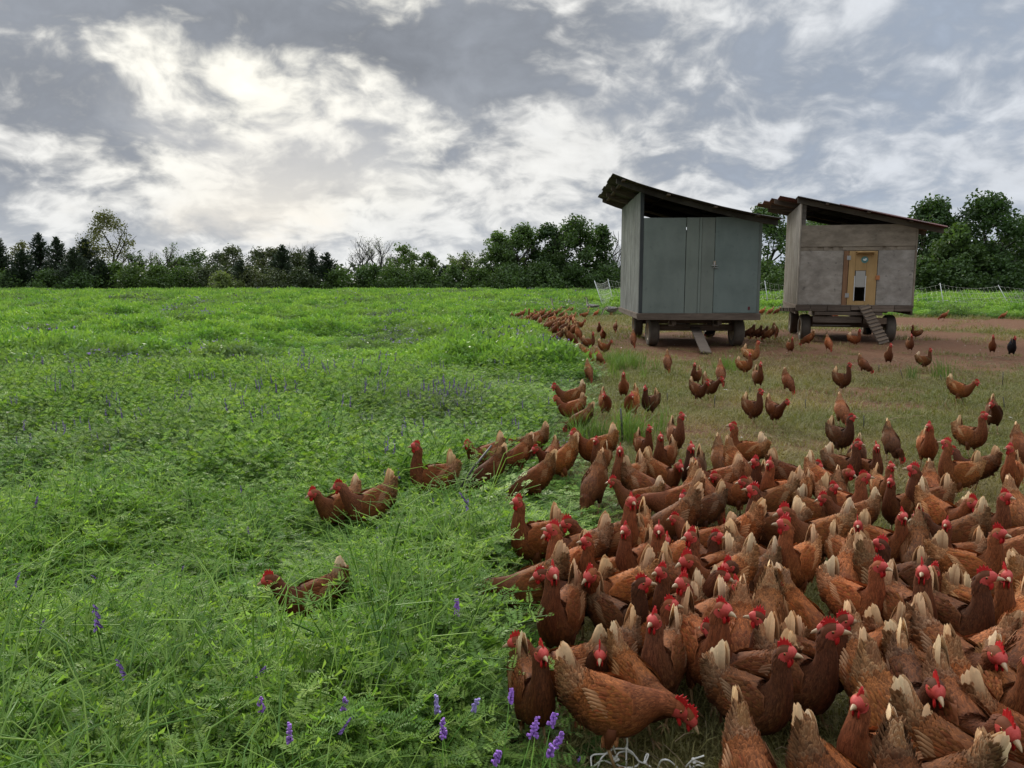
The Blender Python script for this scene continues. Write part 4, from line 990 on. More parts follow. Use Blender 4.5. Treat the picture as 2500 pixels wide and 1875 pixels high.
# ease apart hens whose bodies would overlap
for it in range(12):
    for i in range(len(HENS)):
        for j in range(i + 1, len(HENS)):
            d = HENS[i][0] - HENS[j][0]
            if abs(d.x) > .2 or abs(d.y) > .2: continue
            dist = d.length; lim = .175
            if dist < lim:
                if dist < 1e-4: d = Vector((.01, .003, 0)); dist = d.length
                mv = d * ((lim - dist) / dist * .5); HENS[i][0] += mv; HENS[j][0] -= mv
VAR = {}
k_ = 0
for ps, yaws in (('U', (0, .65, -.65, .25)), ('M', (0, .55, -.55)), ('L', (0, .3, -.3)), ('D', (0, .35, -.35, .1))):
    for yw in yaws:
        k_ += 1
        VAR.setdefault(ps, []).append(make_hen(ps, yw, k_, stride=(0, 1, -1, .5)[k_ % 4], tailc=('cream', 'white', 'cream', 'rump')[k_ % 4] if k_ % 4 != 3 else 'cream', fan=(.35, .8, .2, 1.1)[k_ % 4], fluff=(1, 1.4, .8)[k_ % 3]))
FAR = {ps: [make_hen(ps, yw, 50 + i, lod=1, stride=i % 2, tailc='cream', fan=.4) for i, yw in enumerate((0, .4))] for ps in 'UMLD'}
# ---- labels: pose, facing, place, and count from the left among those alike
def facing(hd):
    hd %= 360
    if hd <= 22 or hd >= 338: return 'facing right'
    if hd < 68: return 'facing away right'
    if hd <= 112: return 'facing away'
    if hd < 158: return 'facing away left'
    if hd <= 202: return 'facing left'
    if hd < 248: return 'facing front-left'
    if hd <= 292: return 'facing the viewer'
    return 'facing front-right'
PW = {'U': 'head high', 'M': 'head half raised', 'L': 'neck outstretched', 'D': 'head down'}
def region(p, tk, v, u):
    if tk == 'I': return 'in the far band'
    if tk == 'L': return 'out in the vetch'
    if tk == 'F' and v < 850 and u < 1500: return 'far band near end'
    if v < 770: return 'grass behind the coops'
    if v < 830: return 'beside the coop wheels'
    if v < 900: return 'dirt before the coops'
    if v < 1010: return 'open grazed grass'
    if v < 1120: return 'flock back fringe'
    if v < 1220: return 'flock back rows'
    if v < 1330: return 'flock middle rows'
    if v < 1440: return 'flock fore-middle rows'
    if v < 1580: return 'flock front rows'
    return 'nearest flock row'
ORD = ['first', 'second', 'third', 'fourth', 'fifth', 'sixth', 'seventh', 'eighth', 'ninth', 'tenth', 'eleventh', 'twelfth', 'thirteenth', 'fourteenth', 'fifteenth', 'sixteenth', 'seventeenth', 'eighteenth', 'nineteenth', 'twentieth']
ORD += ['twenty-' + o for o in ORD[:9]]
keys = {}
for i, h in enumerate(HENS):
    u, v = project(h[0] + Vector((0, 0, BZ))); h += [u, v]
    col = {'*': 'pale tan', '!': 'dark brown', '#': 'black'}.get(h[3], 'brown')
    h.append((col, PW[h[2]], facing(h[1]), region(h[0], h[4], v, u))); keys.setdefault(h[8], []).append(i)
def hen_label(i):
    h = HENS[i]; col, pw, fc, rg = h[8]; grp = sorted(keys[h[8]], key=lambda j: HENS[j][6])
    s = '%s hen, %s, %s, %s' % (col, pw, fc, rg)
    if len(grp) > 1: s = '%s hen, %s, %s, %s such from left, %s' % (col, pw, fc, ORD[grp.index(i)], rg)
    return s
def add_hen(i):
    h = HENS[i]; p, _, ps, fl, tk, hd = h[:6]; far = p.y > 23
    rr = random.Random(i * 7 + 3); var = rr.choice((FAR if far else VAR)[ps])
    def ob(nm, me, par=None):
        o = bpy.data.objects.new(nm, me); COL.objects.link(o)
        if par: o.parent = par
        return o
    o = ob('hen', var['hen']); tag(o, hen_label(i), 'hen', 'brown laying hens' if fl != '#' else 'black hens')
    sc = rr.uniform(.87, 1.09) * float(np.interp(p.y, [2.5, 6], [.93, .88])); o.location = (p.x, p.y, p.z); o.rotation_euler = (0, rr.uniform(-.05, .05), R(hd) + rr.uniform(-.12, .12)); o.scale = (sc * rr.uniform(.80, .90), sc * rr.uniform(.84, .94), sc * rr.uniform(.96, 1.06))
    b = rr.choice((rr.uniform(.45, .72), rr.uniform(.7, 1.05), rr.uniform(.9, 1.2), rr.uniform(1.15, 1.5))); w = rr.uniform(-.12, .10)
    col = (b * (1 + w), b, b * (1 - w) * rr.uniform(.85, 1.1), 1)
    if fl == '*': col = (1.9, 2.3, 2.6, 1)
    if fl == '!': col = (.45, .45, .5, 1)
    if fl == '#': col = (.07, .16, .5, 1)
    tw = rr.uniform(.85, 1.15); tcol = (tw, tw, tw * rr.uniform(.9, 1.05), 1)
    if fl in '!#' and fl: tcol = col
    o.color = col
    for nm, key in (('wing', 'wing1'), ('wing', 'wing-1'), ('tail', 'tail'), ('comb', 'comb'), ('wattle', 'wattle'), ('beak', 'beak')):
        c = ob(nm, var[key], o); c.color = tcol if nm == 'tail' else col
for i in range(len(HENS)): add_hen(i)

# ------------------------------------------------------------------ geese
M_goose = mat_plain('grey_goose', (.20, .185, .165), .8, .2, .4, 20)
t = NT('goose_body'); n_ = t.noise(26, 4, .6, stretch=(1, 1, 2)); c_ = t.mix(t.ss(n_, .4, .65), (.13, .115, .10), (.30, .28, .25)); t.bsdf(t.mix(1.0, c_, t.attr('tint').outputs['Color'], 'MULTIPLY'), .8, .2); M_goose = t.mat
def goose(p, hd, label, up=True, sc=1.0):
    ring = [(-.36, .36, .01, .02), (-.30, .34, .06, .06), (-.20, .31, .12, .115), (-.05, .29, .15, .145), (.10, .31, .13, .135), (.20, .36, .085, .10)]
    ring += [(.25, .43, .05, .055), (.27, .52, .036, .038), (.275, .62, .030, .032), (.285, .70, .030, .032), (.31, .745, .034, .036), (.345, .745, .027, .028), (.37, .738, .015, .018)] if up else [(.26, .38, .05, .055), (.33, .33, .036, .038), (.39, .25, .03, .032), (.43, .17, .03, .032), (.46, .12, .034, .036), (.485, .09, .027, .028), (.50, .07, .015, .018)]
    C = catmull(ring, 3); n = len(C); NS = 14; m = MB(); vs = []; cols = []
    for i in range(n):
        j0, j1 = max(0, i - 1), min(n - 1, i + 1); T = Vector((C[j1][0] - C[j0][0], 0, C[j1][1] - C[j0][1])).normalized(); Nn = Vector((-T.z, 0, T.x))
        for j in range(NS):
            th = 2 * math.pi * j / NS; vs.append(Vector((C[i][0], C[i][2] * math.sin(th), C[i][1])) + Nn * (C[i][3] * math.cos(th)))
            u = i / 3; back = math.cos(th) * (1 if u < 5.5 else -1)
            cols.append((.9, .9, .9) if u < 5.2 else ((2.3, 2.2, 2.0) if (math.cos(th) < .35) else (.45, .38, .33)))
    m.add(vs, [(i * NS + j, i * NS + (j + 1) % NS, (i + 1) * NS + (j + 1) % NS, (i + 1) * NS + j) for i in range(n - 1) for j in range(NS)], cols, 0, True)
    for sd in (-1, 1): 
        m.tube([(.0, sd * .07, .2), (.0, sd * .07, .02)], [.022, .014], 6, None, 1); m.tube([(.0, sd * .07, .015), (.09, sd * .07, .008)], [.016, .03], 5, None, 1)
    o = m.build('goose', [M_goose, M_orange]); tag(o, label, 'goose', 'grey geese among the far hens'); o.location = p; o.rotation_euler = (0, 0, R(hd)); o.scale = (sc,) * 3
    e = Vector(ring[-1][:1] + (0,) + ring[-1][1:2]); b = MB(); b.tube([e, e + Vector((.035, 0, -.008)), e + Vector((.06, 0, -.016))], [.017, .013, .006], 7, (.12, .12, .12)); b.build('bill', M_iron, o)
    for sd in (-1, 1):
        w = MB(); w.tube([(.12, sd * .125, .33), (-.05, sd * .15, .33), (-.24, sd * .10, .36), (-.37, sd * .03, .37)], [.03, .05, .04, .012], 6, (.7, .66, .62)); q = w.build('wing', M_goose, o)
def gz_(u, v): p = at_z(u, v, 0); p.z = 0; return p
goose(gz_(1362, 768), 180, 'grey goose with white neck raised, facing left, behind the far hens')
goose(gz_(1446, 764), 165, 'grey goose, neck up, nearest the net fence corner')
goose(gz_(1492, 772), 200, 'pale grey goose with head lowered beside the coop corner', False)

# ------------------------------------------------------------------ meadow plants (instanced ground cover)
SRC = bpy.data.collections.new('plant_sources')   # never linked to the scene: only feeds the ground cover
def src(m, name, mats, coll):
    o = bpy.data.objects.new(name, m.mesh(name, mats)); coll.objects.link(o)
M_vetch = mat_leaf('vetch_leaf', (.110, .235, .042), (.262, .400, .076), (.125, .170, .085), trans=.42, use_tone=True, rough=.5, spec=.35)
M_vflower = mat_plain('vetch_flower', (.20, .13, .31), .7, .2, .45, 40)
M_grass = mat_leaf('grass_blade', (.10, .18, .036), (.16, .235, .055), (.10, .14, .045), trans=.4, use_tone=True)
M_short = mat_leaf('grazed_grass', (.125, .135, .040), (.20, .185, .07), (.29, .215, .11), trans=.3, use_tone=True)
M_straw = mat_plain('straw', (.27, .205, .12), .9, .1, .4, 9)
def leaflet(m, p, d, n, L_, W_, col):
    s = d.cross(n).normalized(); m.add([p, p + d * L_ * .5 - s * W_ * .5 + n * L_ * .05, p + d * L_, p + d * L_ * .5 + s * W_ * .5 + n * L_ * .05], [(0, 1, 2, 3)], col)
def sprig(m, rr, base, az, ln, lean, step, pairs, ls, fold=True, tend=True):
    d = Vector((math.cos(az) * lean, math.sin(az) * lean, 1)).normalized(); p = Vector(base); pts = [p.copy()]; n = max(4, int(ln / step)); k = 0
    v0 = rr.uniform(.75, 1.2)
    for i in range(n):
        d = (d + Vector((math.cos(az) * .05 + rr.gauss(0, .10), math.sin(az) * .05 + rr.gauss(0, .10), -.03 - .06 * i / n))).normalized(); p = p + d * step; pts.append(p.copy())
        f = (i + 1) / n
        if f < .22: continue
        la = az + (1.57 if i % 2 else -1.57) + rr.gauss(0, .6); ld = Vector((math.cos(la), math.sin(la), rr.uniform(.15, .8))).normalized()
        q = p.copy(); cL = ls * rr.uniform(.8, 1.2) * (1 - .45 * max(0, f - .6) / .4); up = Vector((rr.gauss(0, .25), rr.gauss(0, .25), 1)).normalized()
        v = v0 * (.50 + .68 * f) * rr.uniform(.85, 1.15); col = (v * (1 + .12 * (f > .85)), v, v * .9)  # shade among lower leaves is painted in: colour darkens towards the stem base
        for j in range(pairs):
            q = q + ld * cL * .36; ld = (ld + Vector((0, 0, -.05))).normalized(); side = ld.cross(up).normalized(); nn = side.cross(ld).normalized()
            sz = cL * (1 - .35 * j / pairs)
            for sg in (-1, 1): leaflet(m, q, (side * sg + ld * .35 + nn * rr.uniform(-.05, .45)).normalized(), nn, sz, sz * .36, col)
        if tend: m.add([q, q + ld * cL * 1.2 + up * .005, q + ld * cL * 1.25 + up * .012 + Vector((.002, 0, 0))], [(0, 1, 2)], (v * 1.5, v * 1.4, v * 1.3))
    m.tube(pts, [.0016] * len(pts), 3, (.6, .7, .55), cap=False)
    return pts[-1], d
def collect(name): c = bpy.data.collections.new(name); return c
C_near, C_mid, C_far, C_vfar, C_short, C_straw, C_tall = [collect(n) for n in ('vetch_near', 'vetch_mid', 'vetch_far', 'vetch_vfar', 'short_near', 'straw_bits', 'tall_blades')]
def raceme(m, rr, p, d, ln, mi):
    a = rr.uniform(0, 6.28)
    for i in range(14):
        q = p + d * ln * i / 14; az = a + rr.uniform(-1.3, 1.3); e = Vector((math.cos(az), math.sin(az), -.35)).normalized(); sz = .013 * (1 - .4 * i / 14)
        v = rr.uniform(.7, 1.35); m.add([q, q + e * sz * .6 + Vector((0, 0, sz * .35)), q + e * sz * 1.2, q + e * sz * .6 - Vector((0, 0, sz * .35))], [(0, 1, 2, 3)], (v, v * .95, v), mi)
        s_ = e.cross(Vector((0, 0, 1))).normalized(); m.add([q, q + e * sz * .6 + s_ * sz * .3, q + e * sz * 1.15, q + e * sz * .6 - s_ * sz * .3], [(0, 1, 2, 3)], (v * 1.1, v, v * 1.1), mi)
for k in range(8):
    rr = random.Random(300 + k); m = MB()
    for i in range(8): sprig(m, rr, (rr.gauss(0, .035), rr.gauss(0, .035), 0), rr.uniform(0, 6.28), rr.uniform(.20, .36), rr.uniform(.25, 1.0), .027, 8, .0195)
    for i in range(3):
        az = rr.uniform(0, 6.28); pts = [Vector((0, 0, 0)), Vector((math.cos(az) * .03, math.sin(az) * .03, .16)), Vector((math.cos(az) * .10, math.sin(az) * .10, .29)), Vector((math.cos(az) * .19, math.sin(az) * .19, .32))]
        if rr.random() < .5: m.tube(pts, [.0022, .002, .0016, .0008], 3, (1.5, 1.35, 1.6), cap=False)
    if k in (1, 5):
        e = sprig(m, rr, (0, 0, 0), rr.uniform(0, 6.28), .30, .3, .03, 4, .014)
        raceme(m, rr, e[0], Vector((e[1].x * .9, e[1].y * .9, 1)).normalized(), .045, 1)
    src(m, 'vetch_clump_near', [M_vetch, M_vflower], C_near)
for k in range(8):
    rr = random.Random(400 + k); m = MB()
    for i in range(8): sprig(m, rr, (rr.gauss(0, .06), rr.gauss(0, .06), 0), rr.uniform(0, 6.28), rr.uniform(.20, .36), rr.uniform(.3, 1.1), .045, 4, .030, tend=False)
    if k in (2, 5):
        for i in range(3): raceme(m, rr, Vector((rr.gauss(0, .06), rr.gauss(0, .06), .26)), Vector((0, 0, 1)), .07, 1)
    src(m, 'vetch_clump_mid', [M_vetch, M_vflower], C_mid)
def rough_clump(rr, n, rad, h, sz, fl):
    m = MB()
    for i in range(n):
        p = Vector((rr.gauss(0, rad * .5), rr.gauss(0, rad * .5), 0)); r2 = min(1, math.hypot(p.x, p.y) / rad); p.z = h * (1 - .45 * r2) * rr.random() ** .55
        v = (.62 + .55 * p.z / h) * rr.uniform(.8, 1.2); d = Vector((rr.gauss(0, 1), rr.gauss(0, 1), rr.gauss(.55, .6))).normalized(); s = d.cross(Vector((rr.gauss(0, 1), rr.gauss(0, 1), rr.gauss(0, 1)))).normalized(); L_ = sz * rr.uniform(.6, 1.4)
        m.add([p, p + d * L_ * .5 - s * L_ * .17, p + d * L_, p + d * L_ * .5 + s * L_ * .17], [(0, 1, 2, 3)], (v, v, v))
    for i in range(fl):
        p = Vector((rr.gauss(0, rad * .5), rr.gauss(0, rad * .5), h * rr.uniform(.75, 1.0))); s = sz * .55; v = rr.uniform(.6, 1.2)
        for q in range(3): d = Vector((rr.gauss(0, 1), rr.gauss(0, 1), rr.gauss(.5, .5))).normalized(); e = d.cross(Vector((0.3, .2, 1))).normalized(); m.add([p - e * s * .3, p + d * s, p + e * s * .3], [(0, 1, 2)], (v, v, v), 1)
    return m
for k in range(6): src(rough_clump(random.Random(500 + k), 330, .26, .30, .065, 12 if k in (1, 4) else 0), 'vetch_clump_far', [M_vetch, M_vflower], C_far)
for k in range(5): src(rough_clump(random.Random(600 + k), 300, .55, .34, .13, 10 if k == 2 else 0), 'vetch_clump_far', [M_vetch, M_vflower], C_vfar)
for k in range(6):
    rr = random.Random(700 + k); m = MB()
    for i in range(70):
        p = Vector((rr.uniform(-.13, .13), rr.uniform(-.13, .13), -.01)); az = rr.uniform(0, 6.28); h = rr.uniform(.02, .065); d = Vector((math.cos(az), math.sin(az), 0)); s = Vector((-d.y, d.x, 0)) * .0022; v = rr.uniform(.7, 1.3)
        m.add([p - s, p + s, p + d * h * .5 + Vector((0, 0, h * .7)) + s * .7, p + d * h * .5 + Vector((0, 0, h * .7)) - s * .7, p + d * h * 1.2 + Vector((0, 0, h * .85))], [(0, 1, 2, 3), (3, 2, 4)], (v, v, v * .9))
    src(m, 'grass_tuft', [M_short], C_short)
for k in range(4):
    rr = random.Random(800 + k); m = MB()
    for i in range(14):
        p = Vector((rr.uniform(-.15, .15), rr.uniform(-.15, .15), rr.uniform(.004, .02))); az = rr.uniform(0, 6.28); L_ = rr.uniform(.04, .13); d = Vector((math.cos(az), math.sin(az), rr.gauss(0, .12)))
        m.tube([p, p + d * L_ * .5 + Vector((0, 0, .008)), p + d * L_], .0016, 3, (rr.uniform(.6, 1.2),) * 3, cap=False)
    src(m, 'straw_bits', [M_straw], C_straw)
for k in range(5):
    rr = random.Random(900 + k); m = MB()
    for i in range(26):
        az = rr.uniform(0, 6.28); h = rr.uniform(.22, .48); d = Vector((math.cos(az), math.sin(az), 0)); p = Vector((rr.gauss(0, .05), rr.gauss(0, .05), 0)); s = Vector((-d.y, d.x, 0)) * .0035; v = rr.uniform(.75, 1.25); b = rr.uniform(.15, .7)
        q1 = p + d * h * b * .35 + Vector((0, 0, h * .55)); q2 = p + d * h * b + Vector((0, 0, h * (1 - .25 * b)))
        m.add([p - s, p + s, q1 + s * .9, q1 - s * .9, q2], [(0, 1, 2, 3), (3, 2, 4)], (v, v, v))
    src(m, 'grass_clump', [M_grass], C_tall)

def scatter(name, coll, pts, scl, tone, seed, tiltamt=.12, zsc=None, kind='stuff', nvar=0, flowery=()):
    rs = np.random.RandomState(seed); n = len(pts)
    me = bpy.data.meshes.new(name); me.from_pydata(pts.tolist(), [], [])
    def att(nm, typ, arr, key):
        a = me.attributes.new(nm, typ, 'POINT'); a.data.foreach_set(key, np.asarray(arr, np.float32 if typ != 'INT' else np.int32).ravel())
    sc3 = np.stack([scl, scl, scl * (zsc if zsc is not None else 1)], -1)
    att('scl', 'FLOAT_VECTOR', sc3, 'vector'); att('tone', 'FLOAT', np.clip(tone, 0, 1), 'value'); pk = rs.randint(0, 1000, n)
    if nvar:   # flowering clumps stand together where the cover is dull and purple-grey
        plain = [i for i in range(nvar) if i not in flowery]; fl_ = (np.asarray(tone) > .55) & (rs.rand(n) < .45) | (rs.rand(n) < .03)
        pk = np.where(fl_, np.array(flowery)[pk % len(flowery)], np.array(plain)[pk % len(plain)])
    att('pick', 'INT', pk, 'value')
    rot = np.stack([rs.normal(0, tiltamt, n), rs.normal(0, tiltamt, n), rs.rand(n) * 6.28], -1); att('rot', 'FLOAT_VECTOR', rot, 'vector')
    o = bpy.data.objects.new(name, me); COL.objects.link(o); o['kind'] = kind
    g = bpy.data.node_groups.new(name, 'GeometryNodeTree')
    g.interface.new_socket('Geometry', in_out='INPUT', socket_type='NodeSocketGeometry'); g.interface.new_socket('Geometry', in_out='OUTPUT', socket_type='NodeSocketGeometry')
    gi = g.nodes.new('NodeGroupInput'); go = g.nodes.new('NodeGroupOutput'); ip = g.nodes.new('GeometryNodeInstanceOnPoints'); ci = g.nodes.new('GeometryNodeCollectionInfo')
    ci.inputs['Collection'].default_value = coll; ci.inputs['Separate Children'].default_value = True; ci.inputs['Reset Children'].default_value = True
    def na(nm, dt):
        x = g.nodes.new('GeometryNodeInputNamedAttribute'); x.data_type = dt; x.inputs['Name'].default_value = nm; return x.outputs['Attribute']
    lk = g.links.new
    lk(gi.outputs[0], ip.inputs['Points']); lk(ci.outputs[0], ip.inputs['Instance']); ip.inputs['Pick Instance'].default_value = True
    lk(na('pick', 'INT'), ip.inputs['Instance Index']); lk(na('rot', 'FLOAT_VECTOR'), ip.inputs['Rotation']); lk(na('scl', 'FLOAT_VECTOR'), ip.inputs['Scale']); lk(ip.outputs[0], go.inputs[0])
    md = o.modifiers.new('scatter', 'NODES'); md.node_group = g
    return o
HP = np.array([[h[0].x, h[0].y] for h in HENS])
def jgrid(y0, y1, sp, seed, xl=1.0, xr=1.0):
    rs = np.random.RandomState(seed); out = []
    ys_ = np.arange(y0, y1, sp)
    for y in ys_:
        x = np.arange(-y * .70 * xl - 2.2, y * .70 * xr + 3.0, sp); out.append(np.stack([x + rs.uniform(-.5, .5, len(x)) * sp, np.full(len(x), y) + rs.uniform(-.5, .5, len(x)) * sp], -1))
    return np.concatenate(out)
def henclear(p, near=.13, front=.55):
    """0 where a plant would stand inside a hen, lower just in front of one"""
    f = np.ones(len(p))
    for hx, hy in HP:
        dx_ = p[:, 0] - hx; dy_ = p[:, 1] - hy; d = np.hypot(dx_, dy_)
        f = np.where(d < near, 0, f); 
        fr = (np.abs(dx_) < .30) & (dy_ < 0.08) & (dy_ > -float(np.clip(hy * .19, .5, 2.2))); f = np.where(fr & (d >= near), np.minimum(f, .40 if (hx > -.3 or hy > 6) else .62), f)
    return f
MND = at_z(1050, 1500, .3)
def heightfield(x, y):
    mo = 1.0 * np.exp(-((x - MND.x) / .75) ** 2 - ((y - MND.y) / .9) ** 2)
    return np.minimum(1.55, mo + .30 + 1.7 * np.clip(fbm(x, y, .55) * 1.5 - .25, 0, 1.2) * (.40 + 1.15 * fbm(x + 40, y, 1.5))) 
def meadow(name, coll, y0, y1, sp, seed, base, edge=.0, cap=None):
    p = jgrid(y0, y1, sp, seed); sd = sdist(p[:, 0], p[:, 1]) + (fbm(p[:, 0], p[:, 1], 1.6) - .5) * .5
    p = p[sd < edge]; sd = sd[sd < edge]
    hc = henclear(p) if y0 < 30 else np.ones(len(p)); p = p[hc > 0]; sd = sd[hc > 0]; hc = hc[hc > 0]
    rs = np.random.RandomState(seed + 1); hf = heightfield(p[:, 0], p[:, 1]) * (.55 + .45 * np.clip(-sd / .6, 0, 1))
    s = base * (.75 + .5 * rs.rand(len(p))); tone = np.clip(3.2 * (fbm(p[:, 0] + 3, p[:, 1] * .8, .55) - .50), 0, 1) * .9 + .5 * (fbm(p[:, 0], p[:, 1], 3.0) - .5)
    tone = tone * np.clip(p[:, 1] / 9, .35, 1)
    sl = s * (.6 + .5 * hf); z = hf * hc * 1.12
    scatter(name, coll, np.c_[p, np.full(len(p), -.01)], sl, tone, seed + 2, zsc=z / (.6 + .5 * hf), nvar=len(coll.objects), flowery={C_near: (1, 5), C_mid: (2, 5), C_far: (1, 4), C_vfar: (2,)}[coll])
meadow('vetch', C_near, 1.2, 5.0, .10, 1, 1.0)
meadow('vetch', C_mid, 5.0, 13.0, .125, 5, 1.05)
meadow('vetch', C_far, 13.0, 44.0, .27, 9, 1.05)
meadow('vetch', C_vfar, 44.0, 103.0, .62, 13, 1.05)
C_weed = collect('weeds')
for k in range(4):
    rr = random.Random(950 + k); m = MB()
    for s_ in range(3):
        az = rr.uniform(0, 6.28); p = Vector((0, 0, 0)); d = Vector((math.cos(az) * .35, math.sin(az) * .35, 1)).normalized(); pts = [p]
        for i in range(6):
            p = p + d * .06; d = (d + Vector((rr.gauss(0, .1), rr.gauss(0, .1), 0))).normalized(); pts.append(p)
            la = rr.uniform(0, 6.28); e = Vector((math.cos(la), math.sin(la), rr.uniform(-.1, .5))).normalized(); L_ = rr.uniform(.045, .085); sd_v = e.cross(Vector((0, 0, 1))).normalized(); v = rr.uniform(.8, 1.3); up = Vector((0, 0, L_ * .10))
            m.add([p, p + e * L_ * .35 - sd_v * L_ * .2 + up, p + e * L_ * .35 + sd_v * L_ * .2 + up, p + e * L_ * .4, p + e * L_ * .75 - sd_v * L_ * .13, p + e * L_ * .75 + sd_v * L_ * .13, p + e * L_ - up], [(0, 1, 3), (0, 3, 2), (1, 4, 3), (3, 5, 2), (4, 6, 3), (3, 6, 5)], (v, v, v))
        m.tube(pts, .003, 4, (.9, .9, .7), cap=False)
    src(m, 'weed_plant', [M_grass], C_weed)
p = jgrid(1.5, 9, .5, 61); sd = sdist(p[:, 0], p[:, 1]); rs = np.random.RandomState(9); p = p[(sd < -.1) & (rs.rand(len(p)) < .45)]; p = p[henclear(p) > .9]
scatter('broadleaf_weeds', C_weed, np.c_[p, np.full(len(p), -.01)], .6 + .45 * rs.rand(len(p)), rs.rand(len(p)), 62)
# taller grass blades mixed in, and the green tufts on the grazed side
p = jgrid(1.4, 12, .22, 21); sd = sdist(p[:, 0], p[:, 1]); rs = np.random.RandomState(3); k = (sd < -.05) & (rs.rand(len(p)) < .03); p = p[k]; k = henclear(p) > .9; p = p[k]
tufts = []
for (u, v, r_, n_) in ((1510, 890, .6, 26), (1525, 902, .4, 12), (1550, 925, .4, 4), (1500, 1068, .3, 12), (1560, 1062, .3, 8), (1440, 1080, .3, 10), (1790, 905, .3, 10), (2290, 925, .4, 5)):
    c = at_z(u, v); tufts += [(c.x + rnd.gauss(0, r_ * .5), c.y + rnd.gauss(0, r_ * .7)) for _ in range(n_)]
p = np.concatenate([p, np.array(tufts)])
scatter('tall_grass', C_tall, np.c_[p, np.full(len(p), -.01)], .55 + .5 * rs.rand(len(p)), rs.rand(len(p)) * .6, 22)
# far pasture beyond the coops: longer fresh grass
def pasture(name, coll, y0, y1, sp, seed, base):
    p = jgrid(y0, y1, sp, seed); sd = sdist(p[:, 0], p[:, 1]); k = (sd > -.0) if y1 < 37 else (sd < 1e9); 
    return p, sd
# short grazed turf
p = jgrid(1.4, 9, .115, 31); sd = sdist(p[:, 0], p[:, 1]); p = p[sd > -.25]
def bare_at(p):
    b = np.zeros(len(p))
    for (u, v, rx, ry, a) in ((1700, 830, 2.8, 3.5, 1), (1620, 850, 2.4, 1.6, .9), (2120, 815, 4, 3.0, 1), (2400, 790, 6, 5, 1.1), (2050, 860, 6, 2.2, .8), (1480, 800, 1.5, 4, .55), (2300, 840, 6, 2.5, .95), (2050, 955, 1.6, .8, .55), (2120, 985, 1.6, .6, .5), (1790, 1045, .9, .5, .6), (1900, 1080, 1.4, .5, .45), (1950, 885, 5, 2.0, .55), (2350, 880, 6, 2.5, .8), (2450, 850, 5, 4, .9)):
        c = at_z(u, v); b = np.maximum(b, a * np.exp(-((p[:, 0] - c.x) / rx) ** 2 - ((p[:, 1] - c.y) / ry) ** 2))
    return b
def turfset(name, y0, y1, sp, seed, sc):
    p = jgrid(y0, y1, sp, seed, .6, 1.0); sd = sdist(p[:, 0], p[:, 1]); p = p[sd > -.3]; rs = np.random.RandomState(seed); b = bare_at(p) + .5 * (fbm(p[:, 0], p[:, 1], .9) - .5); p = p[rs.rand(len(p)) > np.clip((b - .12) * 1.7, 0, .97)]
    tone = np.clip(2.2 * (fbm(p[:, 0] + 8, p[:, 1], .7) - .42), 0, 1)
    scatter(name, C_short, np.c_[p, np.full(len(p), -.008)], sc * (.6 + .8 * rs.rand(len(p))), tone, seed + 1)
turfset('short_grass', 1.5, 9, .11, 31, 1.0); turfset('short_grass', 9, 20, .19, 33, 1.5); turfset('short_grass', 20, 40, .42, 35, 2.6)
p = jgrid(1.8, 16, .33, 41); sd = sdist(p[:, 0], p[:, 1]); p = p[sd > .1]; rs = np.random.RandomState(5); p = p[rs.rand(len(p)) < .55]
scatter('straw', C_straw, np.c_[p, np.full(len(p), .0)], .7 + .7 * rs.rand(len(p)), rs.rand(len(p)), 42)

C_down = collect('down_bits')
for k in range(3):
    rr = random.Random(970 + k); m = MB(); d = Vector((rr.gauss(0, 1), rr.gauss(0, 1), .15)).normalized(); s_ = Vector((-d.y, d.x, 0)); L_ = rr.uniform(.04, .07)
    m.add([(0, 0, .02), d * L_ * .4 - s_ * L_ * .16 + Vector((0, 0, .03)), d * L_ * .4 + s_ * L_ * .16 + Vector((0, 0, .026)), d * L_ + Vector((0, 0, .022))], [(0, 1, 3, 2)], (1, .95, .85)); src(m, 'shed_feather', [M_white], C_down)
p = jgrid(3, 22, .62, 71, .2, 1.0); sd = sdist(p[:, 0], p[:, 1]); rs = np.random.RandomState(12); p = p[(sd > .1) & (rs.rand(len(p)) < .16)]
scatter('shed_feathers', C_down, np.c_[p, np.full(len(p), .0)], .6 + .5 * rs.rand(len(p)), rs.rand(len(p)), 72)

# ------------------------------------------------------------------ the larger purple flower spikes, each a plant of its own
FL = [(1245, 1745, 'tall purple vetch flower spike at the meadow edge beside the nearest brown hens'), (1205, 1710, 'slim lilac vetch spike just above the tall purple one'), (1235, 1765, 'bright purple vetch flower lowest in the clump by the netting'),
      (1140, 1797, 'drooping magenta vetch flower left of the netting clump'), (1085, 1703, 'pinkish vetch spike standing alone in the near vetch'), (1315, 1777, 'round purple vetch flower closest to the white netting'),
      (1095, 1780, 'faded pink vetch flower left of the drooping magenta one'), (1210, 1770, 'dull violet vetch spike between the two bright ones'), (1258, 1800, 'pale lilac vetch flower under the bright purple one'), (680, 1707, 'single purple vetch spike in the open near vetch'),
      (705, 1790, 'dark purple vetch flower low in the left vetch'), (1105, 1470, 'violet vetch spike right of the hen hidden in vetch'), (1090, 1490, 'small dark vetch spike beside the violet spike'), (780, 1685, 'magenta vetch flower near the middle of the photo bottom'), (95, 1855, 'pink vetch flower at the bottom left corner'), (1060, 1685, 'grey-lilac faded vetch spike left of the pinkish one')]
M_petal = mat_plain('petal', (.25, .115, .42), .6, .2, .35, 60)
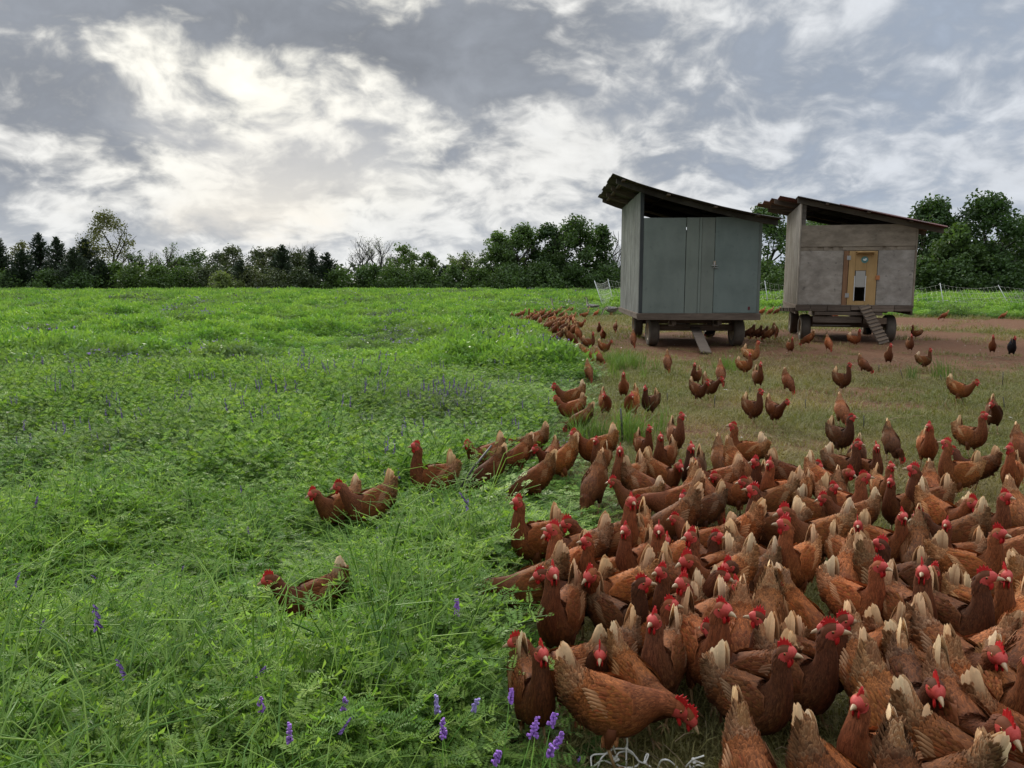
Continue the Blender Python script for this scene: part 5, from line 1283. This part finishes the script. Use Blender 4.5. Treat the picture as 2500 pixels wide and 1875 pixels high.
for k, (u, v, lab) in enumerate(FL):
    rr = random.Random(k + 40); p = at_z(u, v, .34); root = empty('vetch_flower', (p.x, p.y, 0)); tag(root, lab, 'flower', 'purple vetch flower spikes')
    m = MB(); bend = Vector((rr.gauss(0, .03), rr.gauss(0, .03), 0)); m.tube([bend * -1, bend * -.5 + Vector((0, 0, .15)), Vector((0, 0, .30))], [.0026, .0022, .0015], 4, (.9, 1, .8)); m.build('stem', M_vetch, root)
    m = MB(); fade = 1.0 if ('purple' in lab or 'magenta' in lab or 'violet' in lab) else .8
    hgt = rr.uniform(.035, .06); sidea = rr.uniform(3.6, 5.6)
    for i in range(24):
        f = i / 24; q = Vector((0, 0, .30 + hgt * f)); az = sidea + rr.uniform(-1.2, 1.2); e = Vector((math.cos(az), math.sin(az), -.45 + .5 * f)).normalized(); L_ = .012 * (1 - .45 * f); v = rr.uniform(.7, 1.35)
        c = (v, v * (1.0 if fade == 1 else 1.7), v * .95); m.tube([q, q + e * L_ * .6, q + e * L_], [.0018, .0036, .0022], 5, c)
        m.box(q + e * L_ * 1.02 + Vector((0, 0, .0025)), (.006, .006, .005), None, tuple(x * 1.2 for x in c))
    m.build('blossom', M_petal, root); root.rotation_euler = (rr.gauss(0, .22), rr.gauss(0, .22), 0)
# ------------------------------------------------------------------ stakes, stems, net tangle
def stake(a, b, r, label, mat=None, nm='stake'):
    a = Vector(a); b = Vector(b); m = MB(); m.tube([(0, 0, -.05), (b - a) * .5 + Vector((rnd.gauss(0, r * .4), 0, 0)), b - a], [r, r * .95, r * .8], 7); o = m.build(nm, mat or M_iron); o.location = a; tag(o, label, 'stake', 'dark sticks in the grass')
def upright(u0, v0, u1, v1): b = at_z(u0, v0, 0); t_ = at_y(u1, v1, b.y); return b, t_
stake(*upright(1521, 1078, 1515, 997), .011, 'thick black stake standing upright behind the back fringe hens')
b = at_z(1106, 1205, .1); t_ = at_y(1200, 1088, b.y + .25); stake(b, t_, .009, 'long black rod leaning in the vetch across a hen')
stake(*upright(1006, 1222, 1018, 1195), .008, 'short black stake tip below the hen in the vetch')
for (a, lab) in (((1967, 999, 1966, 974), 'thin dark stub left of the brown patch on grazed grass'), ((2109, 1046, 2109, 1014), 'thin dark stake above the back fringe of the flock'), ((1629, 985, 1629, 960), 'thin stub between two standing hens'),
                 ((1744, 996, 1746, 965), 'thin stub with pale top beside two hens'), ((1831, 960, 1831, 945), 'small stub behind a strutting hen'), ((2146, 908, 2146, 890), 'bent stub on grass before the plywood coop'), ((2453, 1000, 2449, 970), 'forked dry stick near the right edge'),
                 ((2205, 925, 2198, 902), 'dry weed stem left of the weedy patch'), ((2300, 935, 2296, 915), 'dry weed stem in the weedy patch'), ((2448, 940, 2449, 908), 'tall dry weed stem near the right edge')):
    stake(*upright(*a), .006, lab, M_iron)
root0 = at_z(1500, 1872, 0); tang = empty('net_tangle', root0); tag(tang, 'tangle of loose white netting cord lying at the bottom edge before the hens', 'netting')
CORDS = [[(200, 1650, .01), (205, 1540, .03), (330, 1522, .05), (370, 1500, .06), (352, 1350, .13), (400, 1335, .13), (445, 1375, .11), (410, 1420, .10), (435, 1520, .05)],
         [(380, 1480, .07), (450, 1470, .07), (540, 1465, .07), (545, 1390, .10), (520, 1310, .14), (538, 1305, .14), (550, 1400, .10), (540, 1470, .07), (540, 1640, .01)],
         [(540, 1470, .07), (600, 1510, .05), (660, 1590, .02), (720, 1605, .03), (755, 1535, .05), (735, 1530, .05), (720, 1605, .03), (780, 1650, .01)],
         [(430, 1570, .04), (470, 1510, .05), (560, 1500, .05), (640, 1560, .03), (660, 1620, .01), (600, 1655, .01), (500, 1650, .01), (440, 1620, .02)],
         [(200, 1660, .01), (300, 1590, .03), (380, 1610, .02), (430, 1640, .01)], [(260, 1660, .01), (300, 1560, .05), (380, 1490, .07)],
         [(845, 1665, .01), (880, 1590, .05), (940, 1580, .06), (1000, 1620, .03), (1040, 1660, .01)],
         [(1120, 1650, .01), (1165, 1600, .03), (1195, 1575, .04), (1240, 1560, .05), (1300, 1540, .06)], [(1195, 1575, .04), (1160, 1620, .02), (1165, 1660, .01)], [(1195, 1580, .04), (1260, 1610, .02), (1300, 1620, .02)], [(1180, 1655, .01), (1240, 1630, .02), (1290, 1650, .01)]]
for c in CORDS:
    pts = []
    for (x, y, z) in c:
        p = at_z(1394 + x / 4.0, 1460 + y / 4.0, z); pts.append((p.x - root0.x, p.y - root0.y, z))
    q = catmull(pts, 5); m = MB(); m.tube([Vector(p) for p in q], .0030, 5); m.build('cord', M_string, tang)
for (x, y, z) in ((380, 1487, .07), (395, 1550, .045), (415, 1575, .04), (440, 1555, .04), (430, 1590, .03), (455, 1580, .03), (540, 1468, .07), (720, 1605, .03), (1195, 1575, .04), (1205, 1605, .03)):
    p = at_z(1394 + x / 4.0, 1460 + y / 4.0, z); m = MB(); c = Vector((p.x - root0.x, p.y - root0.y, z)); m.tube([c - Vector((.006, 0, .002)), c, c + Vector((.006, .001, .002))], [.003, .0062, .003], 7); m.build('knot', M_string, tang)
